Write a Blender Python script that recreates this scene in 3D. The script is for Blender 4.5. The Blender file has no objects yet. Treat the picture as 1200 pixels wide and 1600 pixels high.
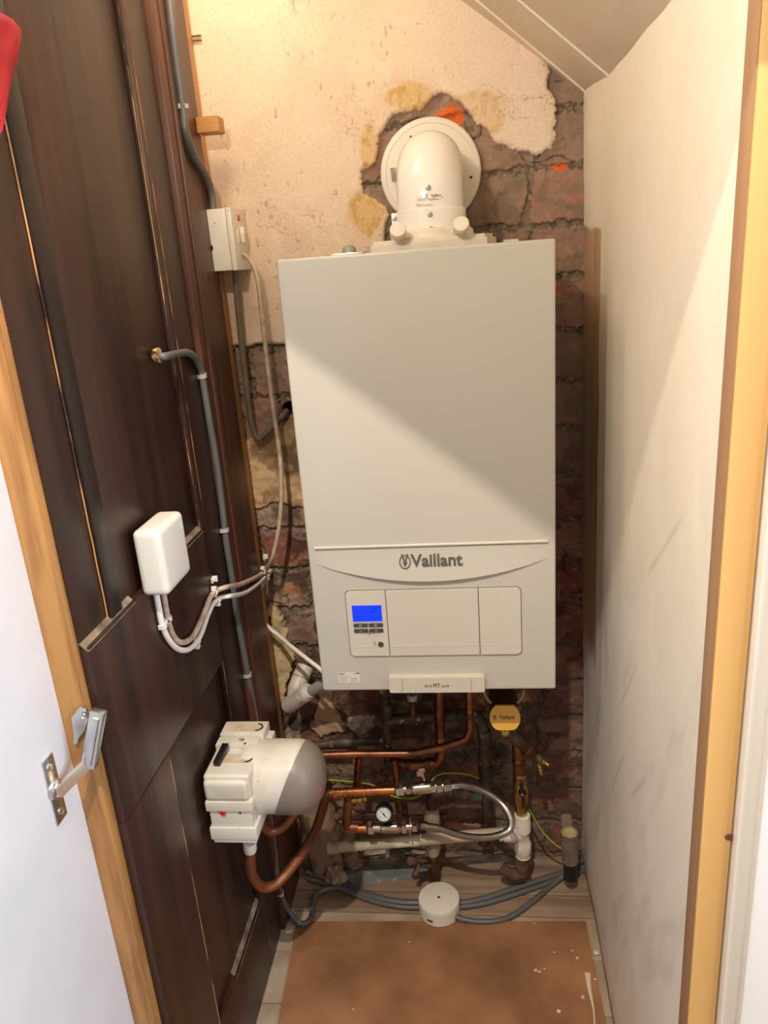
import bpy, bmesh, math, random
import numpy as np
from mathutils import Vector, Matrix, noise as mn
random.seed(7)
V = Vector
sc = bpy.context.scene
COL = sc.collection

# ------------------------------------------------------------------ camera
CAM = V((0.26609, -1.43134, 1.33945))
R_ = V((0.99237496, 0.10045039, -0.0714259)); U_ = V((0.03595485, 0.31836648, 0.94728561)); F_ = V((-0.11789483, 0.94263063, -0.31232724))
FPX = 1178.52
cd = bpy.data.cameras.new('camera'); cam = bpy.data.objects.new('camera', cd); COL.objects.link(cam)
M3 = Matrix((R_, U_, -F_)).transposed()
cam.matrix_world = Matrix.Translation(CAM) @ M3.to_4x4()
cd.sensor_fit = 'VERTICAL'; cd.sensor_height = 36.0; cd.lens = FPX/1600*36.0; cd.clip_start = 0.02
sc.camera = cam
# ------------------------------------------------------------------ world and lamps
w = bpy.data.worlds.new('world'); sc.world = w; w.use_nodes = True
w.node_tree.nodes['Background'].inputs[0].default_value = (1.0, 0.94, 0.84, 1)
w.node_tree.nodes['Background'].inputs[1].default_value = 0.41
def lamp(name, loc, energy, col, r):
    l = bpy.data.lights.new(name, 'POINT'); l.energy = energy; l.color = col; l.shadow_soft_size = r
    o = bpy.data.objects.new(name, l); o.location = loc; COL.objects.link(o); return o
LA = V((0.10, -1.75, 2.755))
lamp('room_ceiling_lamp', LA, 160, (1.0, 0.895, 0.765), 0.02)
LB = V((-0.02, -0.93, 1.72))
lamp('doorway_bulb', LB, 10, (1.0, 0.85, 0.64), 0.012)
lamp('cupboard_fill_light', V((-0.08, -0.31, 1.90)), 4.2, (1.0, 0.84, 0.62), 0.06)  # unseen warm fill, added to brighten the upper plaster and panelled door
ll = bpy.data.lights.new('cool_fill_light', 'AREA'); ll.energy = 24; ll.color = (0.72, 0.82, 1.0); ll.shape = 'RECTANGLE'; ll.size = 0.7; ll.size_y = 0.9  # added cool fill, placed to brighten the open white door leaf
lo = bpy.data.objects.new('cool_fill_light', ll); COL.objects.link(lo); lo.location = (1.35, -1.42, 1.30)
lo.rotation_euler = (V((-0.22, -1.0, 0.75)) - V(lo.location)).to_track_quat('-Z', 'Y').to_euler()
sc.view_settings.view_transform = 'Standard'; sc.view_settings.look = 'None'
sc.view_settings.gamma = 1; sc.view_settings.use_curve_mapping = False; sc.view_settings.exposure = 0.0

# ------------------------------------------------------------------ helpers
def _ray(px, py): return F_ + R_*((px-600)/FPX) - U_*((py-800)/FPX)
def PX(px, py, x): d = _ray(px, py); return CAM + d*((x-CAM.x)/d.x)
def PY(px, py, y): d = _ray(px, py); return CAM + d*((y-CAM.y)/d.y)
def PZ(px, py, z): d = _ray(px, py); return CAM + d*((z-CAM.z)/d.z)

def wloc(o):
    p = V((0, 0, 0))
    while o is not None: p = p + V(o.location); o = o.parent
    return p
def obj(name, bm, m, parent=None, smooth=True, loc=None, label=None):
    bmesh.ops.recalc_face_normals(bm, faces=bm.faces)
    if parent is not None: off = wloc(parent)
    else:
        if loc is None:
            n = max(1, len(bm.verts)); c = V((0, 0, 0)); z = 1e9
            for v in bm.verts: c += v.co; z = min(z, v.co.z)
            c /= n; loc = V((c.x, c.y, z))
        off = V(loc)
    bmesh.ops.translate(bm, verts=bm.verts, vec=-off)
    me = bpy.data.meshes.new(name); bm.to_mesh(me); bm.free()
    if smooth:
        for p in me.polygons: p.use_smooth = True
        try: me.set_sharp_from_angle(angle=math.radians(38))
        except Exception: pass
    me.materials.append(m)
    o = bpy.data.objects.new(name, me); COL.objects.link(o)
    if parent is not None: o.parent = parent
    else: o.location = off
    if label: o['label'] = label
    return o
def thing(name, label, cat, loc, group=None):
    o = bpy.data.objects.new(name, None); COL.objects.link(o); o.location = loc; o.empty_display_size = 0.05
    return tag(o, label, cat, group)
def tag(o, label, cat, group=None, kind=None):
    o['label'] = label; o['category'] = cat
    if group: o['group'] = group
    if kind: o['kind'] = kind
    return o
def struct(name, bm, m, smooth=True, label=None, parent=None):
    o = obj(name, bm, m, parent=parent, smooth=smooth)
    if parent is None: o['kind'] = 'structure'
    if label: o['label'] = label
    return o
def NB(): return bmesh.new()
def frame(n, up=V((0, 0, 1))):
    n = V(n).normalized()
    if abs(n.dot(up)) > 0.99: up = V((0, 1, 0))
    u = up.cross(n).normalized(); return u, n.cross(u).normalized(), n
def box(bm, lo, hi, bev=0.0, seg=2, mtx=None):
    lo = V(lo); hi = V(hi); c = (lo+hi)/2; s = hi-lo
    r = bmesh.ops.create_cube(bm, size=1.0)
    vs = r['verts']
    for v in vs: v.co = V((v.co.x*s.x, v.co.y*s.y, v.co.z*s.z)) + c
    if bev > 0:
        es = list({e for v in vs for e in v.link_edges})
        rr = bmesh.ops.bevel(bm, geom=es, offset=bev, segments=seg, affect='EDGES', profile=0.6)
        vs = list({v for f in rr['faces'] for v in f.verts} | {v for v in vs if v.is_valid})
    if mtx is not None:
        for v in vs: v.co = mtx @ v.co
    return vs
def obox(bm, c, ux, uy, uz, sx, sy, sz, bev=0.0):
    """box centred at c with axes ux,uy,uz"""
    m = Matrix((V(ux).normalized(), V(uy).normalized(), V(uz).normalized())).transposed().to_4x4(); m.translation = V(c)
    return box(bm, (-sx/2, -sy/2, -sz/2), (sx/2, sy/2, sz/2), bev, mtx=m)
def lathe(bm, p, axis, prof, seg=24, phase=0.0, u=None):
    """profile [(t along axis, radius)]"""
    p = V(p); a, b, n = frame(axis)
    rings = []
    for t, r in prof:
        if r <= 1e-6: rings.append([bm.verts.new(p+n*t)])
        else: rings.append([bm.verts.new(p+n*t+a*(r*math.cos(phase+2*math.pi*i/seg))+b*(r*math.sin(phase+2*math.pi*i/seg))) for i in range(seg)])
    for k in range(len(rings)-1):
        A, B = rings[k], rings[k+1]
        for i in range(seg):
            j = (i+1) % seg
            if len(A) == 1 and len(B) == 1: continue
            if len(A) == 1: bm.faces.new((A[0], B[i], B[j]))
            elif len(B) == 1: bm.faces.new((A[i], A[j], B[0]))
            else: bm.faces.new((A[i], A[j], B[j], B[i]))
    for R in (rings[0], rings[-1]):
        if len(R) > 2:
            try: bm.faces.new(R)
            except Exception: pass
def cyl(bm, p, q, r, seg=20, bev=0.0):
    p = V(p); q = V(q); L = (q-p).length
    if bev > 0: lathe(bm, p, q-p, [(0, r-bev), (bev*.3, r-bev*.3), (bev, r), (L-bev, r), (L-bev*.3, r-bev*.3), (L, r-bev)], seg)
    else: lathe(bm, p, q-p, [(0, r), (L, r)], seg)
def catmull(pts, n=8):
    P = [V(p) for p in pts]; P = [P[0]*2-P[1]] + P + [P[-1]*2-P[-2]]; out = []
    for i in range(1, len(P)-2):
        a, b, c, d = P[i-1], P[i], P[i+1], P[i+2]
        for k in range(n):
            t = k/n
            out.append(0.5*((2*b)+(c-a)*t+(2*a-5*b+4*c-d)*t*t+(3*b-a-3*c+d)*t**3))
    out.append(P[-2]); return out
def fillet(pts, r, n=7):
    P = [V(p) for p in pts]; out = [P[0]]
    for i in range(1, len(P)-1):
        a = (P[i-1]-P[i]); b = (P[i+1]-P[i]); la, lb = a.length, b.length; a.normalize(); b.normalize()
        ang = a.angle(b)
        if ang > 3.1: out.append(P[i]); continue
        d = min(r/math.tan(ang/2), la*.49, lb*.49)
        s, e = P[i]+a*d, P[i]+b*d
        for k in range(n+1):
            t = k/n; out.append(s*(1-t)**2 + P[i]*2*t*(1-t) + e*t*t)
    out.append(P[-1]); return out
def tube(bm, pts, r, seg=14, flat=1.0, wob=None, upv=None):
    """sweep; flat<1 squashes along the frame's second axis"""
    pts = [V(p) for p in pts]; n = len(pts)
    T = [(pts[min(i+1, n-1)]-pts[max(i-1, 0)]).normalized() for i in range(n)]
    a = upv if upv is not None else (V((0, 0, 1)) if abs(T[0].z) < .9 else V((1, 0, 0)))
    a = (a - T[0]*a.dot(T[0])).normalized(); rings = []
    for i in range(n):
        src = upv if upv is not None else a
        a = (src - T[i]*src.dot(T[i])).normalized(); b = T[i].cross(a)
        rr = r[i] if isinstance(r, (list, tuple)) else r
        if wob: rr = rr*wob(i)
        rings.append([bm.verts.new(pts[i]+a*(rr*flat*math.cos(2*math.pi*k/seg))+b*(rr*math.sin(2*math.pi*k/seg))) for k in range(seg)])
    for i in range(n-1):
        for k in range(seg):
            j = (k+1) % seg; bm.faces.new((rings[i][k], rings[i][j], rings[i+1][j], rings[i+1][k]))
    bm.faces.new(rings[0]); bm.faces.new(rings[-1])
def prism(bm, outline, n, depth):
    """outline: 3D points, extruded along n*depth"""
    n = V(n); A = [bm.verts.new(V(p)) for p in outline]; B = [bm.verts.new(V(p)+n*depth) for p in outline]
    bm.faces.new(A); bm.faces.new(B[::-1]); m = len(A)
    for i in range(m): bm.faces.new((A[i], A[(i+1) % m], B[(i+1) % m], B[i]))
def rrect(cx, cz, w_, h, r, y, n=5):
    out = []
    for (sx, sz, a0) in ((1, 1, 0), (-1, 1, 90), (-1, -1, 180), (1, -1, 270)):
        for k in range(n+1):
            a = math.radians(a0+90*k/n)
            out.append(V((cx+sx*(w_/2-r)+r*math.cos(a), y, cz+sz*(h/2-r)+r*math.sin(a))))
    return out
def text_bm(body, size, ux, uz, origin, extrude=0.0004, bold=0.0, align='CENTER', shear=0.0):
    cu = bpy.data.curves.new('lettering', 'FONT'); cu.body = body; cu.size = size; cu.extrude = extrude; cu.offset = bold
    cu.align_x = align; cu.align_y = 'CENTER'; cu.shear = shear; cu.resolution_u = 3
    o = bpy.data.objects.new('lettering', cu); COL.objects.link(o)
    dg = bpy.context.evaluated_depsgraph_get(); me = bpy.data.meshes.new_from_object(o.evaluated_get(dg))
    bm = bmesh.new(); bm.from_mesh(me)
    bpy.data.objects.remove(o); bpy.data.curves.remove(cu); bpy.data.meshes.remove(me)
    ux = V(ux).normalized(); uz = V(uz).normalized(); nn = ux.cross(uz)
    for v in bm.verts: v.co = V(origin) + ux*v.co.x + uz*v.co.y + nn*v.co.z
    return bm
def merge(dst, src):
    me = bpy.data.meshes.new('t'); src.to_mesh(me); src.free(); dst.from_mesh(me); bpy.data.meshes.remove(me)

# ------------------------------------------------------------------ materials
MATS = {}
def mat(name, col, rough=0.5, metal=0.0, var=0.0, vscale=20, col2=None, bump=0.0, bscale=60, stretch=(1, 1, 1), spec=0.5,
        emit=None, estr=0.0, rvar=0.0, detail=4, lo=0.35, hi=0.65, spots=None, coat=0.0):
    if name in MATS: return MATS[name]
    m = bpy.data.materials.new(name); m.use_nodes = True; nt = m.node_tree; N = nt.nodes; L = nt.links
    b = N['Principled BSDF']; b.inputs['Roughness'].default_value = rough; b.inputs['Metallic'].default_value = metal
    b.inputs['Specular IOR Level'].default_value = spec; b.inputs['Base Color'].default_value = (*col, 1)
    if coat: b.inputs['Coat Weight'].default_value = coat; b.inputs['Coat Roughness'].default_value = 0.15
    tc = N.new('ShaderNodeTexCoord'); mp = N.new('ShaderNodeMapping'); mp.inputs['Scale'].default_value = stretch
    L.new(tc.outputs['Object'], mp.inputs[0])
    cur = None
    if col2 is not None or var > 0:
        nz = N.new('ShaderNodeTexNoise'); nz.inputs['Scale'].default_value = vscale; nz.inputs['Detail'].default_value = detail
        L.new(mp.outputs[0], nz.inputs['Vector'])
        cr = N.new('ShaderNodeValToRGB'); cr.color_ramp.elements[0].position = lo; cr.color_ramp.elements[1].position = hi
        c2 = col2 if col2 is not None else tuple(c*(1-var) for c in col)
        cr.color_ramp.elements[0].color = (*c2, 1); cr.color_ramp.elements[1].color = (*col, 1)
        L.new(nz.outputs['Fac'], cr.inputs[0]); cur = cr.outputs[0]
        if rvar:
            mr = N.new('ShaderNodeMapRange'); mr.inputs['To Min'].default_value = rough+rvar; mr.inputs['To Max'].default_value = rough-rvar
            L.new(nz.outputs['Fac'], mr.inputs['Value']); L.new(mr.outputs[0], b.inputs['Roughness'])
    if spots:
        scol, sscale, thr = spots
        n2 = N.new('ShaderNodeTexNoise'); n2.inputs['Scale'].default_value = sscale; n2.inputs['Detail'].default_value = 3
        L.new(tc.outputs['Object'], n2.inputs['Vector'])
        c2 = N.new('ShaderNodeValToRGB'); c2.color_ramp.elements[0].position = thr; c2.color_ramp.elements[1].position = thr+.05
        L.new(n2.outputs['Fac'], c2.inputs[0])
        mx = N.new('ShaderNodeMix'); mx.data_type = 'RGBA'; L.new(c2.outputs[0], mx.inputs['Factor'])
        if cur is not None: L.new(cur, mx.inputs['A'])
        else: mx.inputs['A'].default_value = (*col, 1)
        mx.inputs['B'].default_value = (*scol, 1); cur = mx.outputs['Result']
    if cur is not None: L.new(cur, b.inputs['Base Color'])
    if bump > 0:
        n3 = N.new('ShaderNodeTexNoise'); n3.inputs['Scale'].default_value = bscale; n3.inputs['Detail'].default_value = 5
        L.new(mp.outputs[0], n3.inputs['Vector'])
        bp = N.new('ShaderNodeBump'); bp.inputs['Strength'].default_value = bump; bp.inputs['Distance'].default_value = 0.002
        L.new(n3.outputs['Fac'], bp.inputs['Height']); L.new(bp.outputs[0], b.inputs['Normal'])
    if emit: b.inputs['Emission Color'].default_value = (*emit, 1); b.inputs['Emission Strength'].default_value = estr
    MATS[name] = m; return m
def attr_mat(name, rough=0.85, bump=0.35, bscale=180, fine=0.18, spec=0.3):
    m = bpy.data.materials.new(name); m.use_nodes = True; nt = m.node_tree; N = nt.nodes; L = nt.links
    b = N['Principled BSDF']; b.inputs['Roughness'].default_value = rough; b.inputs['Specular IOR Level'].default_value = spec
    at = N.new('ShaderNodeAttribute'); at.attribute_name = 'Col'
    tc = N.new('ShaderNodeTexCoord'); nz = N.new('ShaderNodeTexNoise'); nz.inputs['Scale'].default_value = bscale; nz.inputs['Detail'].default_value = 5
    L.new(tc.outputs['Object'], nz.inputs['Vector'])
    mr = N.new('ShaderNodeMapRange'); mr.inputs['From Min'].default_value = .3; mr.inputs['From Max'].default_value = .7
    mr.inputs['To Min'].default_value = 1-fine; mr.inputs['To Max'].default_value = 1+fine*.5; L.new(nz.outputs['Fac'], mr.inputs['Value'])
    vm = N.new('ShaderNodeVectorMath'); vm.operation = 'SCALE'; L.new(at.outputs['Color'], vm.inputs[0]); L.new(mr.outputs[0], vm.inputs['Scale'])
    L.new(vm.outputs[0], b.inputs['Base Color'])
    bp = N.new('ShaderNodeBump'); bp.inputs['Strength'].default_value = bump; bp.inputs['Distance'].default_value = 0.002
    L.new(nz.outputs['Fac'], bp.inputs['Height']); L.new(bp.outputs[0], b.inputs['Normal'])
    return m

BW = mat('boiler_white', (0.52, 0.495, 0.435), 0.32, spec=0.4, bump=0.02, bscale=400)
BWP = mat('boiler_panel_white', (0.57, 0.53, 0.455), 0.38)
FLW = mat('flue_white', (0.86, 0.83, 0.77), 0.2, spec=0.5)
RSW = mat('rosette_white', (0.80, 0.75, 0.65), 0.35)
CRM = mat('cream_plastic', (0.74, 0.68, 0.57), 0.5, var=0.1, vscale=30)
SPW = mat('spur_plastic', (0.80, 0.75, 0.65), 0.35, var=0.06, vscale=40, spots=((.45, .38, .3), 120, .68))
CTW = mat('controller_white', (0.71, 0.68, 0.61), 0.3)
MOW = mat('actuator_white', (0.64, 0.60, 0.52), 0.35, col2=(0.54, 0.47, 0.37), vscale=16, lo=.32, hi=.56, spots=((.42, .30, .18), 60, .70))
DIRTY = mat('dusty_recess', (0.60, 0.50, 0.38), 0.8, col2=(.45, .33, .22), vscale=60)
BLK = mat('black_plastic', (0.008, 0.008, 0.009), 0.35)
DGR = mat('dark_grey_plastic', (0.055, 0.05, 0.045), 0.45)
TAUPE = mat('taupe_plastic', (0.20, 0.165, 0.135), 0.42)
GAP = mat('gap_dark', (0.16, 0.13, 0.10), 0.7)
LET = mat('lettering_grey', (0.10, 0.085, 0.07), 0.5)
LETL = mat('lettering_pale', (0.45, 0.40, 0.33), 0.6)
SCR = mat('screen_blue', (0.0, 0.02, 0.5), 0.3, emit=(0.0, 0.03, 1.0), estr=1.0)
SCRD = mat('screen_marks', (0.0, 0.01, 0.3), 0.3, emit=(0.0, 0.0, 0.55), estr=0.8)
LEDG = mat('green_light', (0.0, 0.6, 0.25), 0.4, emit=(0.0, 0.9, 0.35), estr=1.2)
RED = mat('red_plastic', (0.55, 0.015, 0.012), 0.35)
GRY = mat('grey_cable', (0.115, 0.113, 0.108), 0.42, var=0.15, vscale=12)
GRYP = mat('grey_plastic_pipe', (0.34, 0.34, 0.32), 0.5)
GRYB = mat('brownish_grey_cable', (0.20, 0.155, 0.12), 0.55, var=0.3, vscale=18)
WHC = mat('white_cable', (0.80, 0.76, 0.70), 0.35)
DWC = mat('dirty_white_cable', (0.62, 0.50, 0.40), 0.45, col2=(0.42, 0.29, 0.20), vscale=45)
CLP = mat('clip_plastic', (0.78, 0.73, 0.63), 0.4)
CLG = mat('clip_grey', (0.42, 0.39, 0.35), 0.5)
COP = mat('copper_bright', (0.72, 0.27, 0.10), 0.25, 1.0, col2=(0.42, 0.15, 0.07), vscale=30, rvar=0.1, lo=.3, hi=.6)
COM = mat('copper_worn', (0.40, 0.17, 0.085), 0.36, 1.0, col2=(0.20, 0.085, 0.045), vscale=25, rvar=0.1)
COD = mat('copper_dark', (0.22, 0.10, 0.055), 0.5, 0.8, col2=(0.07, 0.05, 0.035), vscale=28, spots=((.10, .16, .12), 22, .60))
COO = mat('copper_old', (0.13, 0.085, 0.06), 0.6, 0.55, col2=(0.05, 0.045, 0.04), vscale=30, spots=((.38, .33, .27), 45, .64), bump=.4)
COB = mat('copper_brown', (0.30, 0.115, 0.05), 0.45, 0.7, col2=(0.18, 0.075, 0.04), vscale=14)
BRS = mat('brass', (0.62, 0.42, 0.13), 0.3, 1.0, var=.4, vscale=30)
BRD = mat('brass_dull', (0.36, 0.25, 0.11), 0.45, 0.9, var=.5, vscale=30)
NIK = mat('nickel', (0.62, 0.57, 0.48), 0.22, 1.0, var=.35, vscale=40)
STL = mat('steel', (0.62, 0.60, 0.57), 0.25, 1.0)
ZNC = mat('zinc_steel', (0.70, 0.71, 0.72), 0.28, 1.0, var=.25, vscale=25)
YEL = mat('filter_yellow', (0.78, 0.42, 0.06), 0.35)
YGE = mat('filter_amber', (0.55, 0.30, 0.05), 0.4)
EGR = mat('earth_green', (0.09, 0.17, 0.02), 0.4)
EYE = mat('earth_yellow', (0.42, 0.38, 0.05), 0.4)
PFW = mat('pushfit_white', (0.76, 0.71, 0.62), 0.4, col2=(.55, .47, .38), vscale=25, lo=.25, hi=.5)
PFD = mat('pushfit_dusty', (0.42, 0.35, 0.26), 0.7, col2=(.26, .20, .14), vscale=30)
PPD = mat('plastic_pipe_dusty', (0.52, 0.43, 0.30), 0.6, col2=(.40, .32, .23), vscale=11, stretch=(1, 1, 2), spots=((.78, .70, .55), 9, .58))
WST = mat('waste_white', (0.70, 0.66, 0.60), 0.45, col2=(.52, .45, .38), vscale=12)
RUST = mat('rust_pipe', (0.22, 0.10, 0.06), 0.8, 0.2, col2=(.10, .05, .035), vscale=40, bump=.5)
MORT = mat('mortar', (0.33, 0.22, 0.14), 0.95, col2=(.16, .095, .06), vscale=22, bump=.8, bscale=70)
LEAD = mat('lead_sheet', (0.24, 0.26, 0.25), 0.7, col2=(.14, .15, .145), vscale=18, spots=((.42, .38, .32), 40, .63))
RAG = mat('stained_paper', (0.50, 0.43, 0.35), 0.9, var=.35, vscale=40)
FOAM = mat('foam_crust', (0.46, 0.36, 0.17), 0.9, var=.4, vscale=60, bump=.8)
REDF = mat('red_fabric', (0.50, 0.028, 0.035), 0.5, var=.3, vscale=14, bump=.2, bscale=300)

def wood(name, c1, c2, rough=.4, s=(30, 30, 1.6), spots=None, bump=.12, spec=.5, coat=0.0, lo=.3, hi=.7):
    return mat(name, c1, rough, col2=c2, vscale=1.0, stretch=s, detail=6, bump=bump, bscale=2.0, spots=spots, spec=spec, lo=lo, hi=hi, coat=coat)
DW = wood('dark_varnished_wood', (0.042, 0.0135, 0.007), (0.013, 0.0048, 0.003), .40, s=(26, 26, 1.2), spots=((.16, .10, .07), 95, .765), bump=.35, spec=.6, lo=.38, hi=.66)
DWU = wood('dark_red_wood', (0.12, 0.036, 0.015), (0.03, 0.011, 0.007), .42, s=(40, 40, 1.0), bump=.3)
DWG = mat('dark_recess', (0.008, 0.005, 0.004), .8)
EDGE = mat('worn_wood_edge', (0.42, 0.20, 0.07), .7, col2=(0.03, 0.014, 0.008), vscale=30, stretch=(1, 1, .5), lo=.42, hi=.56)
EDGW = mat('worn_pale_edge', (0.24, 0.18, 0.12), .8, col2=(0.07, 0.05, 0.035), vscale=30, lo=.35, hi=.6)
RAWB = wood('bare_brown_timber', (0.66, 0.36, 0.16), (0.40, 0.20, 0.085), .75, s=(30, 30, 2))
PINE = wood('pine', (0.80, 0.50, 0.19), (0.66, 0.36, 0.11), .5, s=(22, 22, 1.1), spots=((.40, .16, .05), 5, .80))
PINB = wood('pine_edge', (0.42, 0.25, 0.13), (0.34, 0.18, 0.09), .55, s=(22, 22, 1.1))
OAK = wood('oak_frame', (0.43, 0.215, 0.065), (0.28, 0.125, 0.036), .42, s=(70, 70, 6), bump=.3, lo=.36, hi=.56)
WPT = mat('white_painted_panel', (0.80, 0.80, 0.82), .45, col2=(.73, .735, .76), vscale=7, lo=.3, hi=.6)
WGL = mat('white_gloss_frame', (0.82, 0.78, 0.71), .35)
CEIL = mat('painted_boarding', (0.76, 0.65, 0.51), .5, col2=(.68, .56, .43), vscale=8, bump=.2, bscale=40)
HARD = mat('hardboard', (0.37, 0.175, 0.078), .62, col2=(0.19, 0.082, 0.036), vscale=7, spots=((.60, .48, .36), 38, .715), detail=8, bump=.15, bscale=120)
BRDF = mat('dusty_floorboard', (0.36, 0.25, 0.165), .9, col2=(0.20, 0.125, 0.08), vscale=1.0, stretch=(4, 40, 40), detail=8, bump=.5, bscale=2.5)
BRDG = mat('pale_dusty_board', (0.44, 0.34, 0.25), .9, col2=(0.27, 0.19, 0.13), vscale=9, detail=8, bump=.5, bscale=80)

# ------------------------------------------------------------------ numpy noise
def _h(i, j, s):
    n = (i*374761393 + j*668265263 + s*974634777) & 0xFFFFFFFF
    n = ((n ^ (n >> 13))*1274126177) & 0xFFFFFFFF
    return ((n ^ (n >> 16)) & 0xFFFF)/65535.0
def vn(x, y, s=0):
    i = np.floor(x).astype(np.int64); j = np.floor(y).astype(np.int64); fx = x-i; fy = y-j
    fx = fx*fx*(3-2*fx); fy = fy*fy*(3-2*fy)
    return (_h(i, j, s)*(1-fx)+_h(i+1, j, s)*fx)*(1-fy)+(_h(i, j+1, s)*(1-fx)+_h(i+1, j+1, s)*fx)*fy
def fbm(x, y, s=0, o=4):
    t = 0; a = .5; n = 0
    for k in range(o): t = t+a*vn(x*2**k, y*2**k, s+k*17); n += a; a *= .5
    return t/n
def sst(a, b, x): t = np.clip((x-a)/(b-a), 0, 1); return t*t*(3-2*t)
def inpoly(x, y, poly):
    c = np.zeros(x.shape, bool); n = len(poly)
    for i in range(n):
        x1, y1 = poly[i]; x2, y2 = poly[(i+1) % n]
        if y1 == y2: continue
        c ^= ((y1 > y) != (y2 > y)) & (x < (x2-x1)*(y-y1)/(y2-y1)+x1)
    return c
def pdist(x, y, poly, closed=True):
    d = np.full(x.shape, 1e9); n = len(poly)
    for i in range(n if closed else n-1):
        x1, y1 = poly[i]; x2, y2 = poly[(i+1) % n]; dx, dy = x2-x1, y2-y1
        t = np.clip(((x-x1)*dx+(y-y1)*dy)/max(1e-12, dx*dx+dy*dy), 0, 1)
        d = np.minimum(d, np.hypot(x-x1-t*dx, y-y1-t*dy))
    return d
def grid_obj(name, origin, U, W, N, un, wn, hgt, colr, m, back=0.03):
    """height grid: origin + U*u + W*v + N*hgt, with a flat back"""
    nu, nv = len(un), len(wn); origin = np.array(origin); U = np.array(U, float); W = np.array(W, float); N = np.array(N, float)
    uu, vv = np.meshgrid(un, wn)
    co = origin + uu[..., None]*U + vv[..., None]*W + hgt[..., None]*N
    co = co.reshape(-1, 3); idx = np.arange(nu*nv).reshape(nv, nu)
    f = np.stack([idx[:-1, :-1], idx[:-1, 1:], idx[1:, 1:], idx[1:, :-1]], -1).reshape(-1, 4)
    # solid back: four corner vertices
    base = len(co)
    cs = [origin+U*a+W*b-N*back for a, b in ((un[0], wn[0]), (un[-1], wn[0]), (un[-1], wn[-1]), (un[0], wn[-1]))]
    co = np.vstack([co, np.array(cs)])
    faces = f.tolist() + [[base+3, base+2, base+1, base]]
    faces.append(idx[0, ::-1].tolist()+[base, base+1]); faces.append(idx[-1, :].tolist()+[base+2, base+3])
    faces.append(idx[::1, 0].tolist()+[base+3, base]); faces.append(idx[::-1, -1].tolist()+[base+1, base+2])
    me = bpy.data.meshes.new(name); loc = co.mean(0); me.from_pydata((co-loc).tolist(), [], faces); me.update()
    ca = me.color_attributes.new('Col', 'FLOAT_COLOR', 'POINT')
    c4 = np.ones((len(co), 4), np.float32); c4[:nu*nv, :3] = colr.reshape(-1, 3); c4[nu*nv:, :3] = .3
    ca.data.foreach_set('color', c4.ravel())
    for p in me.polygons: p.use_smooth = len(p.vertices) == 4
    me.materials.append(m); o = bpy.data.objects.new(name, me); o.location = loc; COL.objects.link(o); o['kind'] = 'structure'
    return o
def mixc(a, b, t): return a*(1-t[..., None])+np.array(b)*t[..., None]

# ------------------------------------------------------------------ back wall: brick with broken plaster
px2w = lambda L, y=0.0: [(p.x, p.z) for p in (PY(a, b, y) for a, b in L)]
plaster_edge = [(598, 385), (603, 345), (600, 322), (567, 297), (566, 270), (587, 247), (590, 215), (609, 182), (640, 168), (669, 162), (686, 149), (710, 154),
                (732, 176), (763, 206), (776, 220), (804, 231), (837, 242), (848, 240), (862, 232), (872, 210), (868, 170), (857, 124), (856, 80)]
pw = px2w(plaster_edge)
zlow = PY(400, 540, 0).z
plaster = [(-.3, zlow), (0.14, zlow-.004), (0.14, 1.30)] + pw + [(.45, 2.0), (-.3, 2.0)]
un = np.arange(-.22, .5101, .0017); wn = np.arange(-.01, 1.8501, .0018)
X, Z = np.meshgrid(un, wn)
wx = X+(fbm(X*45, Z*45, 3)-.5)*.018+(fbm(X*220, Z*220, 4)-.5)*.004; wz = Z+(fbm(X*45, Z*45, 9)-.5)*.018+(fbm(X*220, Z*220, 6)-.5)*.004
inp = inpoly(wx, wz, plaster)
dpl = pdist(wx, wz, plaster)
# bricks
CH = .0915
row = np.floor((wz-.01)/CH).astype(int); fz = (wz-.01)/CH-row
blen = np.where(row % 2 == 0, .112, .225); off = np.where(row % 2 == 0, .041, .07) + (row % 3)*.013
bx = (wx+off)/blen; bc = np.floor(bx).astype(int); fx = bx-bc
mw = .011+.006*(fbm(X*20, Z*20, 5)-.5)
dm = np.minimum(np.minimum(fx, 1-fx)*blen, np.minimum(fz, 1-fz)*CH)
ndm = dm+(fbm(X*90, Z*90, 12)-.5)*.010
brick = sst(mw*.45, mw*.62, ndm)
bid = _h(bc, row, 4); bid2 = _h(bc, row, 8)
n1 = fbm(X*30, Z*30, 21); n2 = fbm(X*140, Z*140, 22); n3 = fbm(X*9, Z*9, 23); n4 = fbm(X*60, Z*60, 31)
bcol = mixc(np.ones(X.shape+(3,))*np.array([.31, .225, .17]), (.37, .22, .16), bid)
bcol = mixc(bcol, (.24, .18, .135), sst(.42, .68, n1)*.7)
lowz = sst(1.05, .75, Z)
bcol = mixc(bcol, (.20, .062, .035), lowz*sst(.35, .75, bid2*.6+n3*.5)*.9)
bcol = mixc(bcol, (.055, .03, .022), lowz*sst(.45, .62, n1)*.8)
bcol = mixc(bcol, (.42, .30, .24), sst(.60, .70, n4)*.35)
orange = sst(.69, .73, fbm(X*26, Z*26, 77))
op = np.exp(-(((X-.248)/.030)**2+((Z-1.565)/.022)**2)**2) + np.exp(-(((X-.44)/.022)**2+((Z-1.437+.02)/.010)**2)**2)*.0 + np.exp(-(((X-.435)/.016)**2+((Z-1.475)/.008)**2)**2)
op = sst(.35, .6, op+(n1-.5)*1.1)
mcol = np.ones(X.shape+(3,))*np.array([.27, .215, .165]); mcol = mixc(mcol, (.16, .12, .09), sst(.45, .65, n2)); mcol = mixc(mcol, (.42, .35, .27), sst(.66, .74, fbm(X*170, Z*170, 71)))
mcol = mixc(mcol, (.045, .035, .028), lowz*.35)
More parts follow.
